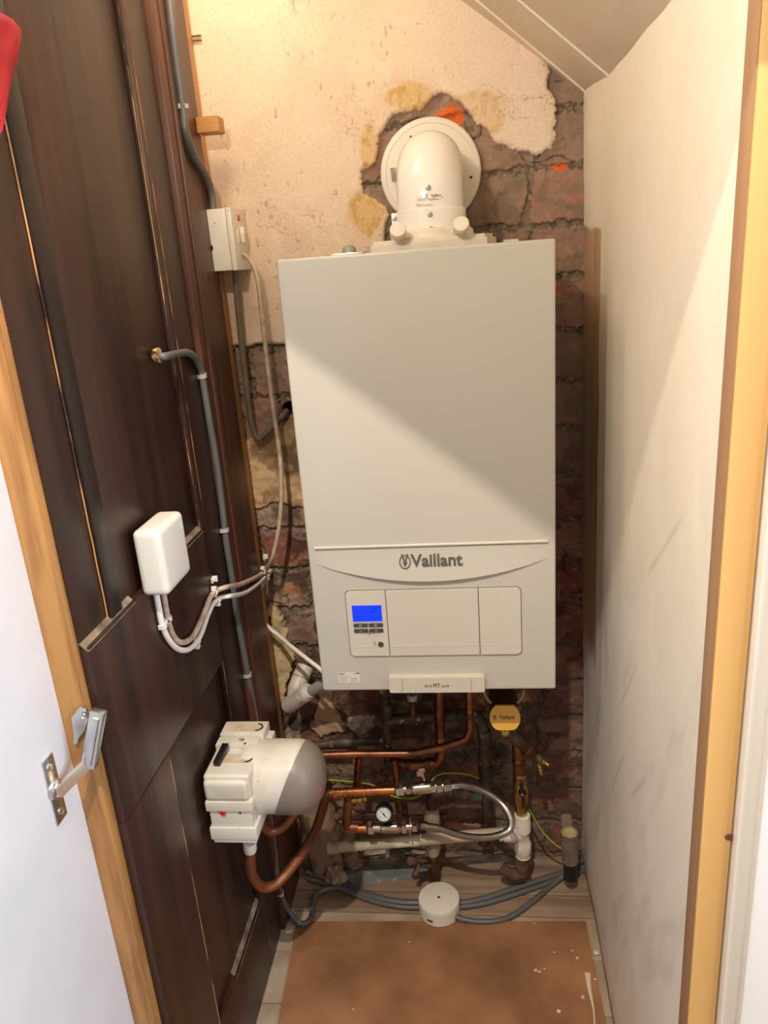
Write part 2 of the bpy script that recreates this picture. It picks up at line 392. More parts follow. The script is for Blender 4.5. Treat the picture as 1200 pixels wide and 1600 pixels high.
rcol = mixc(mcol, (0, 0, 0), np.zeros(X.shape)); rcol = mcol*(1-brick[..., None])+bcol*brick[..., None]
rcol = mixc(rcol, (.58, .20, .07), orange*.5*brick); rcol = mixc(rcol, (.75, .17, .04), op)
dust = sst(.40, .15, Z); rcol = mixc(rcol, (.17, .115, .08), dust*.55); boiler_shade = sst(.72, .50, Z)*sst(.25, .45, Z+.05)*sst(.30, .5, n3); rcol = mixc(rcol, (.045, .026, .018), boiler_shade*.55)  # dust near the floor, plus shade under the boiler painted into the brick colour
crack = sst(.012, .0, np.abs(fbm(X*7, Z*11, 41)-.5))*sst(.55, .6, fbm(X*5, Z*5, 42)); rcol = mixc(rcol, (.03, .02, .015), crack*.8)
rh = -.017+brick*.006+(n4-.5)*.005*(.4+brick)+(n2-.5)*.005*(1-brick)-crack*.002
hw = np.clip(dpl/.016, 0, 1)
# crumbling mortar lumps beside the plaster edge
rh = rh + (1-hw)*.005*(n4*2-.4)
# plaster
p1 = fbm(X*6, Z*6, 51); p2 = fbm(X*28, Z*28, 52); p3 = fbm(X*120, Z*70, 53)
pcol = np.ones(X.shape+(3,))*np.array([.84, .68, .53]); pcol = mixc(pcol, (.78, .61, .46), sst(.4, .65, p1)); pcol = mixc(pcol, (.88, .74, .59), sst(.5, .7, p2)*.35)
pcol = mixc(pcol, (.45, .31, .20), sst(.755, .80, p3)*sst(.45, .6, p1+.1)*.6)
scr = sst(.010, .0, np.abs(fbm(X*16+5, Z*26, 61)-.5))*sst(.56, .62, fbm(X*12, Z*12, 62)); pcol = mixc(pcol, (.42, .29, .19), scr*.8)
def blob(cx, cz, rx, rz, s): return sst(.25, .55, np.exp(-(((X-cx)/rx)**2+((Z-cz)/rz)**2))+(fbm(X*40, Z*40, s)-.5)*.5)
yl = np.zeros(X.shape)
for (a, b, rx, rz) in ((572, 335, .030, .036), (578, 240, .016, .045), (640, 150, .040, .022), (735, 165, .055, .022), (765, 190, .03, .02)):
    q = PY(a, b, 0); yl = np.maximum(yl, blob(q.x, q.z, rx, rz, 5)*(1 if a < 700 else .55))
pcol = mixc(pcol, (.68, .42, .12), yl*.85*(.5+.5*p2)); pcol = mixc(pcol, (.55, .33, .10), yl*sst(.5, .62, p3)*.6)
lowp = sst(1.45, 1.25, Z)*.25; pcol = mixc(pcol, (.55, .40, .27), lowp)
ph = (p2-.5)*.0016+(p1-.5)*.004-scr*.0012-sst(.70, .78, p3)*.0008-sst(.006, 0, dpl)*.003
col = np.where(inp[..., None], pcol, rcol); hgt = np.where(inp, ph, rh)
# old plaster patches low on the left, beside the boiler
def patch(L, colr, h, s):
    global col, hgt
    pl = px2w(L, .01); ip = inpoly(wx, wz, pl)
    c = mixc(np.ones(X.shape+(3,))*np.array(colr), tuple(v*.55 for v in colr), sst(.4, .65, n1)); c = mixc(c, tuple(min(1, v*1.25) for v in colr), sst(.55, .68, n4)*.7)
    col = np.where(ip[..., None], c, col); hgt = np.where(ip, h+(n4-.5)*.004, hgt)
patch([(380, 690), (420, 672), (450, 655), (475, 680), (480, 790), (455, 792), (430, 782), (405, 795), (385, 780)], (.50, .33, .18), -.006, 1)
patch([(420, 940), (440, 960), (452, 1000), (458, 1030), (452, 1060), (445, 1090), (420, 1100)], (.60, .45, .25), -.002, 2)
patch([(440, 1150), (470, 1110), (472, 1160), (455, 1190), (440, 1190)], (.48, .37, .27), -.002, 3)
patch([(500, 1090), (520, 1100), (540, 1140), (500, 1150), (485, 1130)], (.48, .32, .20), -.006, 3)
patch([(545, 1120), (585, 1115), (580, 1140), (560, 1150), (540, 1135)], (.36, .29, .23), -.008, 3)
patch([(700, 1280), (760, 1290), (720, 1300), (690, 1292)], (.40, .19, .12), -.004, 3)
patch([(520, 1230), (500, 1270), (495, 1330), (540, 1340), (560, 1290), (550, 1240)], (.42, .27, .16), .002, 3)
# hole where the cable enters
hq = PY(447, 641, 0); hd = np.hypot(X-hq.x, Z-hq.z)+(n4-.5)*.010; hm = sst(.014, .010, hd); col = mixc(col, (.01, .008, .006), hm); hgt = hgt-hm*.03
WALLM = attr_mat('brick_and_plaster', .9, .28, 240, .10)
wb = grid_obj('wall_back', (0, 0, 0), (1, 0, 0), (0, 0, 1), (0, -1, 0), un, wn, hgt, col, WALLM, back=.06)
wb['label'] = 'back wall of crumbling cream plaster over brown brick'

# ------------------------------------------------------------------ right wall
XR = .487
un = np.arange(-.768, .0201, .003); wn = np.arange(0, 1.66, .004)
Yg, Zg = np.meshgrid(un, wn)
a1 = fbm(Yg*5, Zg*3, 101); a2 = fbm(Yg*22, Zg*9, 102); a3 = fbm(Yg*90, Zg*60, 103); a4 = fbm(Yg*14+Zg*9, Zg*3-Yg*3, 104)
c = np.ones(Yg.shape+(3,))*np.array([.87, .79, .66])
c = mixc(c, (.82, .72, .58), sst(.4, .65, a1)*.7)
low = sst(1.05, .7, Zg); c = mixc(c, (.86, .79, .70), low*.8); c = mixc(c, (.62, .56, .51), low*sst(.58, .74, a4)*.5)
c = mixc(c, (.84, .78, .70), sst(.60, .75, a2)*.3)
for (yy, zz, L_, sl) in ((-.42, .72, .10, -1.3), (-.50, .60, .08, -1.2), (-.36, .52, .09, -1.5), (-.58, 1.0, .14, -.9)):
    t = (Yg-yy); dd = np.abs((Zg-zz)-sl*t)/math.hypot(1, sl); mk = sst(.006, 0, dd)*sst(L_, L_*.5, np.abs(t)*1.6); c = mixc(c, (.44, .40, .37), mk*.45)
edge_y = -.118+(fbm(Zg*8, Yg*3, 110)-.5)*.02
strip = sst(edge_y-.004, edge_y+.004, Yg)*sst(1.372, 1.362, Zg+(a2-.5)*.03)*sst(.55, .62, Zg+(a2-.5)*.05)
c = mixc(c, (.50, .30, .16), strip*.9); c = mixc(c, (.34, .22, .13), strip*sst(.45, .65, fbm(Yg*60, Zg*4, 120))*.7)
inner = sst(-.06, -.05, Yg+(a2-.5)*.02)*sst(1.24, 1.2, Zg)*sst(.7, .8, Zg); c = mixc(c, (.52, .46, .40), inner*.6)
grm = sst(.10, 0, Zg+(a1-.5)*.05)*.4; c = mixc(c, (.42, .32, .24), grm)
h = ((a1-.5)*.008+(a2-.5)*.0004)*sst(-.768, -.66, Yg)-strip*.0022+.013*sst(-.17, -.01, Yg)*sst(.42, .9, Zg)
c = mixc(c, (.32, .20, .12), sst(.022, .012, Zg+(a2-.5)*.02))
WRM = attr_mat('skimmed_plaster', .55, .05, 60, .03, .4)
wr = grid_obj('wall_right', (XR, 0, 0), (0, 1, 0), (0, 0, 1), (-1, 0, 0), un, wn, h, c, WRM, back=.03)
wr['label'] = 'smooth pink-white plastered right wall'

# ------------------------------------------------------------------ floor
bm = NB(); box(bm, (-1.2, -2.6, -.06), (1.3, .06, -.022)); struct('floor', bm, BRDF, False)
bm = NB(); box(bm, (-.21, -.10, -.022), (.52, .02, 0.0), .002); struct('floor', bm, BRDF, False, 'dusty rear floorboard under the pipes')
bm = NB(); box(bm, (-.21, -.158, -.022), (.52, -.103, -.001), .002); struct('floor', bm, BRDF, False, 'middle dusty floorboard')
bm = NB(); box(bm, (-.21, -.26, -.022), (.52, -.160, -.002), .002); struct('floor', bm, BRDG, False, 'pale dusty floorboard behind the hardboard')
for i in range(7):
    bm = NB(); box(bm, (-.21, -.26-.12*(i+1)+.002, -.022), (.52, -.26-.12*i, -.002), .001); struct('floor', bm, BRDG, False)
bm = NB()
q = [PZ(462, 1455, 0), PZ(470, 1441, 0), PZ(915, 1441, 0), V((.472, -.40, 0)), V((.472, -1.1, 0)), V((-.10, -1.1, 0)), PZ(435, 1600, 0)]
prism(bm, [V((p.x, p.y, -.001)) for p in q], (0, 0, 1), .004)
tag(obj('hardboard_sheet', bm, HARD, smooth=False), 'brown paint-spotted hardboard sheet laid on the cupboard floor', 'board')
# paint drip on the hardboard, toward the right wall
bm = NB()
pts = catmull([PZ(918, 1520, .0035), PZ(921, 1545, .0035), PZ(927, 1575, .0035), PZ(929, 1600, .0035), PZ(931, 1630, .0035)])
tube(bm, pts, [.0052*(1-.75*min(1, i/(len(pts)*.5))) for i in range(len(pts))], 8, flat=.25, upv=V((0, 0, 1)))
for (a, b, r) in ((873, 1580, .004), (837, 1516, .0035), (930, 1530, .003), (902, 1497, .003), (843, 1518, .0028), (866, 1488, .002), (640, 1472, .002), (932, 1488, .006), (552, 1577, .002), (835, 1443, .002), (851, 1514, .002)):
    lathe(bm, PZ(a, b, .0028), (0, 0, 1), [(0, r), (.0008, r*.8), (.001, 0)], 10)
tag(obj('paint_splash', bm, mat('cream_paint', (.66, .55, .42), .5)), 'cream paint drips and drops dried on the hardboard', 'paint', kind='stuff')

# ------------------------------------------------------------------ left wall: old panelled door and dark upright
XL = -.175
lw = NB(); box(lw, (-.215, -.705, 0), (-.190, -.215, 1.95)); WL = struct('wall_left', lw, DW, False, 'old dark varnished panelled timber partition')
def lpart(name, y0, y1, z0, z1, x1=XL, m=DW, bev=.003, x0=-.192):
    bm = NB(); box(bm, (x0, y0, z0), (x1, y1, z1), bev); return obj(name, bm, m, WL)
Yst = -.305; zr1 = .948; zr0 = .705
lpart('stile', Yst, -.2185, 0, 1.95)
lpart('muntin', -.634, -.602, zr1, 1.95, XL-.004, m=wood('near_black_wood', (0.022, 0.010, 0.006), (0.009, 0.005, 0.004), .4))
lpart('rail', -.705, Yst, zr0, zr1)
lpart('panel', -.600, Yst-.003, zr1, 1.95, XL-.009)
lpart('panel', -.705, -.636, zr1, 1.95, XL-.009)
lpart('stile', -.705, -.562, .175, zr0)
lpart('panel', -.560, Yst-.003, .175, zr0, XL-.010)
lpart('rail', -.705, Yst, 0, .175)
def edge(p, q, r=.0014, m=EDGE):
    bm = NB(); tube(bm, [V(p).lerp(V(q), t/40)+V((0, (mn.noise(V((t*.9, q[2]*9, p[1]*31))))*.0012, 0)) for t in range(41)], r, 6); return obj('worn_edge', bm, m, WL)
for (y0, x) in ((-.6365, XL-.008), (-.6005, XL-.007), (Yst-.0025, XL-.004), (Yst+.012, XL-.0005)):
    edge((x, y0, zr1), (x, y0, 1.95), .0011)
edge((XL-.002, -.561, .175), (XL-.002, -.561, zr0), .0016)
edge((XL-.001, Yst-.002, .57), (XL-.001, Yst-.002, zr0), .001)
def ledge(y0, y1, z, m=EDGW, h=.010):
    bm = NB(); prism(bm, [V((XL-.009, y0, z)), V((XL-.009, y1, z)), V((XL+.0005, y1, z-h)), V((XL+.0005, y0, z-h))], (-1, 0, 0), .003); return obj('sill_moulding', bm, m, WL)
ledge(-.705, -.575, zr1+.006); ledge(-.40, Yst, zr1+.006); ledge(-.47, Yst, .182, h=.012)
# splintered hole where the grey cable comes through
hp = PX(247, 555, XL); bm = NB(); lathe(bm, hp+V((-.006, 0, 0)), (1, 0, 0), [(0, .009), (.0082, .011)], 12); obj('cable_hole', bm, mat('splintered_wood', (.55, .33, .12), .8, col2=(.03, .015, .01), vscale=120, lo=.4, hi=.55), WL)
# upright post
XU = -.166
bm = NB(); box(bm, (-.215, -.213, 0), (XU, -.064, 1.95), .004); U1 = struct('trim_1', bm, DWU, True, 'dark red-brown upright board beside the panelled door')
bm = NB(); box(bm, (XU-.003, -.186, 0), (XU+.004, -.172, 1.95), .003); obj('bead_moulding', bm, DWU, U1)
bm = NB(); box(bm, (-.215, -.060, 0), (-.1795, .002, 1.95), .002); struct('trim_2', bm, RAWB, True, 'bare brown timber batten in the back left corner')
bm = NB(); box(bm, (-.215, -.2185, 0), (-.200, -.212, 1.95)); struct('trim_3', bm, DWG, False)

# ------------------------------------------------------------------ sloping ceiling
sl = -.77; zc = 1.574   # z at x = .487
def ceil_z(x): return zc+(XR-x)*.765
def on_ceiling(px, py):
    d = _ray(px, py); n = V((.765, 0, 1)); return CAM+d*((V((XR, 0, zc))-CAM).dot(n)/d.dot(n))
def seam(p, q):
    A, B = on_ceiling(*p), on_ceiling(*q); f = lambda x: A.y+(B.y-A.y)*(x-A.x)/(B.x-A.x); return f
s1_, s2_ = seam((746, 0), (919, 146)), seam((812, 0), (939, 107))
lines = [lambda x: .012, s1_, s2_, lambda x: -.80]
BEAD = mat('bead_paint', (.88, .80, .68), .5)
for k in range(3):
    xa, xb = -.20, XR+.01; g = .0012
    P4 = [(xa, lines[k](xa)-g), (xb, lines[k](xb)-g), (xb, lines[k+1](xb)+g), (xa, lines[k+1](xa)+g)]
    bm = NB(); prism(bm, [V((x, y, ceil_z(x))) for x, y in P4], (0, 0, 1), .03)
    o = obj('ceiling', bm, CEIL, smooth=False); o['kind'] = 'structure'
    if k < 2:
        bm = NB(); tube(bm, [V((x, lines[k+1](x), ceil_z(x)-.0006)) for x in (xa, xb)], .0022, 10); b_ = obj('bead_moulding', bm, BEAD, o)

# lintel of the sloping opening: shades the upper part of the cupboard from the room lamp
shadow_pts = [PY(480, 540, -.325), PY(600, 625, -.325), PY(860, 815, -.325), PX(990, 760, XR), PX(1040, 580, XR), PX(1100, 370, XR), PX(1170, 130, XR)]
yl_ = -.86
Lp = [LA+(p-LA)*((yl_-LA.y)/(p.y-LA.y)) for p in shadow_pts]
print('LINTEL', [(round(p.x, 3), round(p.z, 3)) for p in Lp])
Lp.sort(key=lambda p: p.x)
a, b = Lp[0], Lp[1]
d0 = (Lp[2]-Lp[0]).normalized(); d1 = (Lp[-1]-Lp[-3]).normalized()
low = [a-d0*(a.x+.5)/d0.x]+Lp+[Lp[-1]+d1*(.62-Lp[-1].x)/d1.x]
low = [V((p.x, yl_, p.z)) for p in low]
bm = NB(); prism(bm, low+[V((.62, yl_, 2.7)), V((-.5, yl_, 2.7))], (0, -1, 0), .012)
struct('wall_front', bm, mat('plasterboard', (.75, .72, .68), .8), False, 'plastered head of the sloping cupboard opening')

# ------------------------------------------------------------------ right door frame
bm = NB(); box(bm, (.4862, -.775, 0), (.5155, -.745, 2.2), .0015); T4 = struct('trim_4', bm, PINE, True, 'knotty yellow pine batten at the front edge of the right wall')
kp = PY(1141, 1310, -.777)
bm = NB(); lathe(bm, V((.513, -.7752, kp.z)), (0, -1, 0), [(0, .0042), (.0006, .0038), (.0006, 0)], 12); obj('knot', bm, mat('knot_wood', (.16, .05, .02), .6), T4)
bm = NB(); box(bm, (.4855, -.7735, 0), (.4864, -.745, 2.2), .0002); obj('side_face', bm, PINB, T4)
bm = NB(); box(bm, (.5175, -.785, 0), (.62, -.745, 2.2), .003); T5 = struct('trim_5', bm, WGL, True, 'white painted door frame outside the pine batten')
bm = NB(); box(bm, (.532, -.800, 0), (.62, -.786, 2.2), .004); obj('architrave', bm, WGL, T5)

# ------------------------------------------------------------------ left cupboard door, opened, with its timber edge
E0 = PY(91, 1080, -.72).x; E1 = PY(125, 1080, -.72).x
bm = NB(); box(bm, (E0-.03, -.72, 0), (E1, -.698, 2.0), .0008); struct('trim_6', bm, OAK, True, 'varnished orange oak frame edge beside the open white door')
CDX = E0-.003
CD = thing('cupboard_door', 'white painted cupboard door standing open at the left, with metal hinge', 'door', (CDX, -.95, 0))
bm = NB(); box(bm, (CDX-.018, -1.33, .005), (CDX, -.7203, 2.0), .001); obj('door_leaf', bm, WPT, CD)
# hinge
hz = .803; hy = -.765
HG_b = NB()
cupc = V((CDX+.001, hy, hz))
box(HG_b, (CDX, hy-.011, hz-.042), (CDX+.0022, hy+.011, hz+.042), .0009)
HG = obj('hinge', HG_b, ZNC, CD)
for s in (1, -1):
    bm = NB(); lathe(bm, V((CDX+.002, hy, hz+s*.030)), (1, 0, 0), [(0, .0052), (.0012, .0050), (.0018, .0035), (.0010, .0022), (.0008, 0)], 16); obj('screw', bm, STL, HG)
bm = NB(); lathe(bm, cupc, (1, 0, 0), [(0, .0125), (.0035, .0115), (.005, .009), (.003, .007), (.003, 0)], 24); obj('hinge_cup', bm, ZNC, HG)
pa = V((CDX+.006, hy+.004, hz-.004)); pb = PY(140, 1190, -.735); pb2 = PY(152, 1122, -.728)
bm = NB(); d = (pb-pa).normalized(); s_ = V((0, 0, 1)).cross(d).normalized()
obox(bm, (pa+pb)/2, d, s_, d.cross(s_), (pb-pa).length+.012, .006, .014, .0012); obj('hinge_arm', bm, mat('hinge_arm_metal', (.75, .66, .57), .3, .9), HG)
bm = NB(); d = (pb2-pb).normalized(); s_ = V((0, -1, 0)).cross(d).normalized()
obox(bm, (pb+pb2)/2+V((.001, 0, .002)), d, s_, d.cross(s_), (pb2-pb).length+.016, .017, .011, .0018)
obox(bm, (pb+pb2)/2+V((.001, -.0065, .002)), d, s_, d.cross(s_), (pb2-pb).length+.004, .009, .003, .0012); obj('hinge_body', bm, ZNC, HG)
mp_ = PY(124, 1128, -.722); bm = NB()
out = [PY(a, b, -.7225) for a, b in ((113, 1120), (126, 1103), (136, 1106), (139, 1124), (133, 1140), (124, 1152), (122, 1160), (116, 1160), (117, 1146))]
prism(bm, out, (0, -1, 0), .0025); obj('mounting_plate', bm, ZNC, HG)
bm = NB(); lathe(bm, PY(131, 1119, -.726), (0, -1, 0), [(0, .0042), (.001, .004), (.0015, .0025), (.0006, .0018), (.0006, 0)], 14); obj('screw', bm, STL, HG)

# red fabric, hanging at the top left
bm = NB()
outl = [(-14, 8), (0, 18), (20, 30), (34, 46), (35, 62), (30, 80), (31, 92), (26, 110), (18, 140), (8, 175), (0, 205), (-16, 230)]
ns = 9; grid = []
for i, (a, b) in enumerate(outl):
    r0 = PX(a, b, -.150); r1 = PX(-60, b+30, -.150); rowv = []
    for k in range(ns):
        t = k/(ns-1); p = r0.lerp(r1, t); p.x += .006*mn.noise(V((i*.35, k*.5, 2.0)))+.006*math.sin(k*1.0+i*.3)*t; rowv.append(bm.verts.new(p))
    grid.append(rowv)
for i in range(len(grid)-1):
    for k in range(ns-1): bm.faces.new((grid[i][k], grid[i+1][k], grid[i+1][k+1], grid[i][k+1]))
bmesh.ops.solidify(bm, geom=bm.faces[:], thickness=.006)
o = obj('fabric_bag', bm, REDF); tag(o, 'crumpled red fabric bag hanging at the upper left edge', 'bag')

# ------------------------------------------------------------------ boiler
BF = -.325; B0, B1 = 0.0, .39; BZ0, BZ1 = .655, 1.355
BO = thing('wall_boiler', 'white wall-hung gas boiler with blue display, fixed on the brick wall', 'boiler', (.195, -.17, .655))
bm = NB(); box(bm, (B0+.004, BF+.03, BZ0+.006), (B1-.004, -.012, BZ1-.006), .003); obj('body_casing', bm, BW, BO)
bm = NB(); box(bm, (B0, BF, BZ0), (B1, BF+.055, BZ1), .004, 3)
bmesh.ops.translate(bm, verts=[], vec=(0, 0, 0)); CV = obj('front_cover', bm, BW, BO)
# seam ridge and bowed badge band
bm = NB(); pts = [V((x, BF-.0012, .9165+.0)) for x in np.linspace(.012, .378, 30)]
tube(bm, pts, .0026, 10, flat=1.0); obj('seam_ridge', bm, BW, CV)
bm = NB(); nx, nz = 60, 10; rows = []
for j in range(nz+1):
    rw = []
    for i in range(nx+1):
        x = .013+.364*i/nx; s = (i/nx*2-1); zb = .857+.030*abs(s)**2.0; zt = .9145
        t = j/nz; z = zt+(zb-zt)*t; f = max(0.0, 1-abs(s)**2)
        rw.append(bm.verts.new((x, BF-.0003-.0075*f*(t**1.3), z)))
    rows.append(rw)
rw = []; rw2 = []
for i in range(nx+1):
    v = rows[-1][i].co; rw.append(bm.verts.new((v.x, v.y+.0015, v.z-.0022))); rw2.append(bm.verts.new((v.x, BF+.001, v.z-.0045)))
rows += [rw, rw2]
for j in range(len(rows)-1):
    for i in range(nx): bm.faces.new((rows[j][i], rows[j+1][i], rows[j+1][i+1], rows[j][i+1]))
obj('badge_band', bm, BW, CV)
def band_y(x, z):
    s = (x-.195)/.182; zb = .857+.030*abs(s)**2; t = (.9145-z)/(.9145-zb); f = max(0, 1-abs(s)**2); return BF-.0003-.0075*f*max(0, t)**1.3
# brand lettering on the band
bm = text_bm('Vaillant', .0272, (1, 0, 0), (0, 0, 1), V((.2055, band_y(.2, .888)-.0006, .8905)), .0006, .00055); LT = obj('brand_lettering', bm, LET, CV)
for v in LT.data.vertices: v.co.y += (v.co.z-(.8905-wloc(CV).z))*(.16)
def emblem(cx, cz, y, R, m, parent, tk=.10):
    bm = NB(); n = 28; P = [V((cx+R*.80*math.cos(2*math.pi*i/n), y, cz+R*math.sin(2*math.pi*i/n))) for i in range(n)]
    Q = [V((cx+R*(.80-tk*1.6)*math.cos(2*math.pi*i/n), y, cz+R*(1-tk*1.6)*math.sin(2*math.pi*i/n))) for i in range(n)]
    va = [bm.verts.new(p) for p in P]; vb = [bm.verts.new(p) for p in Q]
    for i in range(n): bm.faces.new((va[i], va[(i+1) % n], vb[(i+1) % n], vb[i]))
    # head and ears
    prism(bm, [V((cx+R*a, y, cz+R*b)) for a, b in ((-.30, -.05), (-.22, .22), (0, .30), (.22, .22), (.30, -.05), (.17, -.42), (.06, -.58), (-.06, -.58), (-.17, -.42))], (0, -1, 0), .0003)
    for s in (-1, 1):
        prism(bm, [V((cx+s*R*a, y, cz+R*b)) for a, b in ((.03, .26), (.20, .22), (.50, .95), (.46, 1.18), (.33, 1.12), (.10, .55))], (0, -1, 0), .0003)
    return obj('brand_emblem', bm, m, parent)
EM = emblem(.1555, .8895, band_y(.1555, .8895)-.0010, .0115, LET, CV)
for v in EM.data.vertices: v.co.y += (v.co.z-(.8895-wloc(CV).z))*(.15)
em2 = NB()
for s in (-1, 1): lathe(em2, V((.1555+s*.0014, band_y(.1555, .888)-.0013, .8905)), (0, -1, 0), [(0, .0006), (.0002, 0)], 8)
obj('emblem_eyes', em2, BWP, CV)
# control area
z0, z1 = .7225, .8405
bm = NB(); prism(bm, rrect(.195, (z0+z1)/2, .2825, z1-z0+.002, .007, BF-.0001), (0, -1, 0), .0006); obj('control_recess', bm, GAP, CV)
def cpanel(name, x0, x1, rl, rr_):
    out = []
    cz = (z0+z1)/2
    cor = ((x1, z1, rr_, 0), (x0, z1, rl, 90), (x0, z0, rl, 180), (x1, z0, rr_, 270))
    for (cx, c_z, r, a0) in cor:
        sx = 1 if cx == x1 else -1; sz = 1 if c_z == z1 else -1
        for k in range(5):
            a = math.radians(a0+22.5*k); out.append(V((cx-sx*r+r*math.cos(a), BF-.0005, c_z-sz*r+r*math.sin(a))))
    bm = NB(); prism(bm, out, (0, -1, 0), .0030)
    bmesh.ops.bevel(bm, geom=[e for e in bm.edges if abs(e.verts[0].co.y-(BF-.0035)) < 1e-5 and abs(e.verts[1].co.y-(BF-.0035)) < 1e-5], offset=.0006, segments=2, affect='EDGES')
    return obj(name, bm, BWP, BO)
CP = cpanel('control_panel', .0550, .1195, .007, .0008); F1 = cpanel('control_flap', .1208, .2680, .0008, .0008); F2 = cpanel('control_flap', .2693, .3350, .0008, .007)
YP = BF-.0035
for par, xa, xb in ((CP, .0556, .119), (F1, .1212, .2676), (F2, .2697, .3344)):
    bm = NB(); tube(bm, [V((xa, YP, .7405)), V((xb, YP, .7405))], .0006, 6); obj('crease_line', bm, BW, par)
    bm = NB(); tube(bm, [V((x, YP+.0003, .8325-(.0035*math.sin(math.pi*(x-.1212)/.146)**2 if par is F1 else 0))) for x in np.linspace(xa, xb, 16)], .00055, 6); obj('crease_line', bm, BWP, par)
bm = NB(); prism(bm, rrect(.088, .8015, .0515, .0315, .001, YP), (0, -1, 0), .0006); obj('display_bezel', bm, BW, CP)
bm = NB(); prism(bm, rrect(.088, .8015, .0485, .0285, .0005, YP-.0005), (0, -1, 0), .0005); DS = obj('display_screen', bm, SCR, CP)
bm = NB()
for (a, b, ww) in ((.1, .809, .012), (.1, .8045, .010), (.078, .7965, .014), (.096, .7965, .012), (.078, .792, .010), (.097, .792, .014)): box(bm, (a-ww/2, YP-.0012, b-.0004), (a+ww/2, YP-.0009, b+.0004))
# (display marks are faint characters)
obj('display_characters', bm, SCRD, CP)
for k_, (a, b) in enumerate(((.0758, .7802), (.1008, .7802), (.0758, .7702), (.1008, .7702))):
    bm = NB(); prism(bm, rrect(a, b, .0235, .0062, .0012, YP), (0, -1, 0), .0016); obj('button', bm, DGR, CP)
    bm = NB(); ya_, yb_ = YP-.0018, YP-.0016
    if k_ < 2:
        tube(bm, [V((a+dx*.0025, yb_, b+dz*.0012)) for dx, dz in ((-1, -1), (1, -1), (1, 1), (-1, 1), (-1, -1))], .0003, 5)
    else:
        box(bm, (a-.002, ya_, b-.0003), (a+.002, yb_, b+.0003))
        if k_ == 3: box(bm, (a-.0003, ya_, b-.0019), (a+.0003, yb_, b+.0019))
    obj('button_symbol', bm, BWP, CP)
for (a, b, w1, h1) in ((.083, .7862, .008, .0004), (.100, .7862, .008, .0004), (.082, .7640, .008, .0002), (.0965, .7640, .009, .0002)):
    bm = NB(); box(bm, (a-w1/2, YP-.0002, b-h1), (a+w1/2, YP+.0002, b+h1)); obj('panel_mark', bm, LET, CP)
bm = NB()
prism(bm, [V((.087, YP-.0001, .7655)), V((.091, YP-.0001, .7655)), V((.089, YP-.0001, .7615))], (0, -1, 0), .0002)
obj('panel_mark', bm, LET, CP)
bm = NB()
for (p, q) in (((.0945, .7505), (.0985, .7445)), ((.0985, .7505), (.0945, .7445)), ((.094, .743), (.099, .743))): tube(bm, [V((p[0], YP-.0001, p[1])), V((q[0], YP-.0001, q[1]))], .0003, 5)
obj('service_symbol', bm, LET, CP)
bm = NB(); lathe(bm, V((.1065, YP, .7448)), (0, -1, 0), [(0, .0056), (.0008, .0056), (.0008, .0050)], 24); obj('knob_ring', bm, BW, CP)
bm = NB(); lathe(bm, V((.1065, YP-.0004, .7448)), (0, -1, 0), [(0, .0048), (.0012, .0046), (.0014, 0)], 24); obj('reset_knob', bm, DGR, CP)
# data sticker
bm = NB(); box(bm, (.029, BF-.0004, .6715), (.0655, BF+.0003, .6905)); ST = obj('data_sticker', bm, mat('sticker_paper', (.66, .62, .54), .5), BO)
bm = NB()
for (a, b, w1, h1) in ((.0355, .6885, .011, .0013), (.060, .6888, .008, .0010), (.0635, .6892, .0035, .0022), (.0355, .6862, .008, .0006)): box(bm, (a-w1/2, BF-.0006, b-h1/2), (a+w1/2, BF-.0004, b+h1/2))
for j in range(3):
    pts = [V((.031+.001*i, BF-.0005, .6825-.0035*j+.0011*math.sin(i*2.1+j*1.7)+.0005*math.sin(i*5.3))) for i in range(14 if j else 20)]; tube(bm, pts, .00022, 4)
for j in range(3): box(bm, (.050, BF-.0006, .6795-.0028*j), (.063-.002*j, BF-.0004, .6800-.0028*j))
obj('sticker_print', bm, LET, ST)
# bottom tray with range name
bm = NB(); prism(bm, rrect(.195, .6715, .158, .0285, .002, BF+.001), (0, -1, 0), .0125)
bmesh.ops.bevel(bm, geom=[e for e in bm.edges if min(e.verts[0].co.y, e.verts[1].co.y) < BF-.011 and abs(e.verts[0].co.y-e.verts[1].co.y) < 1e-6], offset=.0012, segments=2, affect='EDGES')
TR = obj('lower_tray', bm, BWP, BO)
for x in (.138, .252):
    bm = NB(); box(bm, (x-.0003, BF-.0119, .659), (x+.0003, BF-.0113, .683)); obj('tray_groove', bm, GAP, TR)
yt = BF-.0117
bm = text_bm('eco', .0090, (1, 0, 0), (0, 0, 1), V((.1745, yt, .6705)), .0002, 0, 'LEFT'); merge(bm, text_bm('FIT', .0090, (1, 0, 0), (0, 0, 1), V((.1890, yt, .6705)), .0002, .00022, 'LEFT'))
merge(bm, text_bm('pure', .0066, (1, 0, 0), (0, 0, 1), V((.2028, yt, .6700)), .0002, .00008, 'LEFT', .2)); obj('range_lettering', bm, LET, TR)
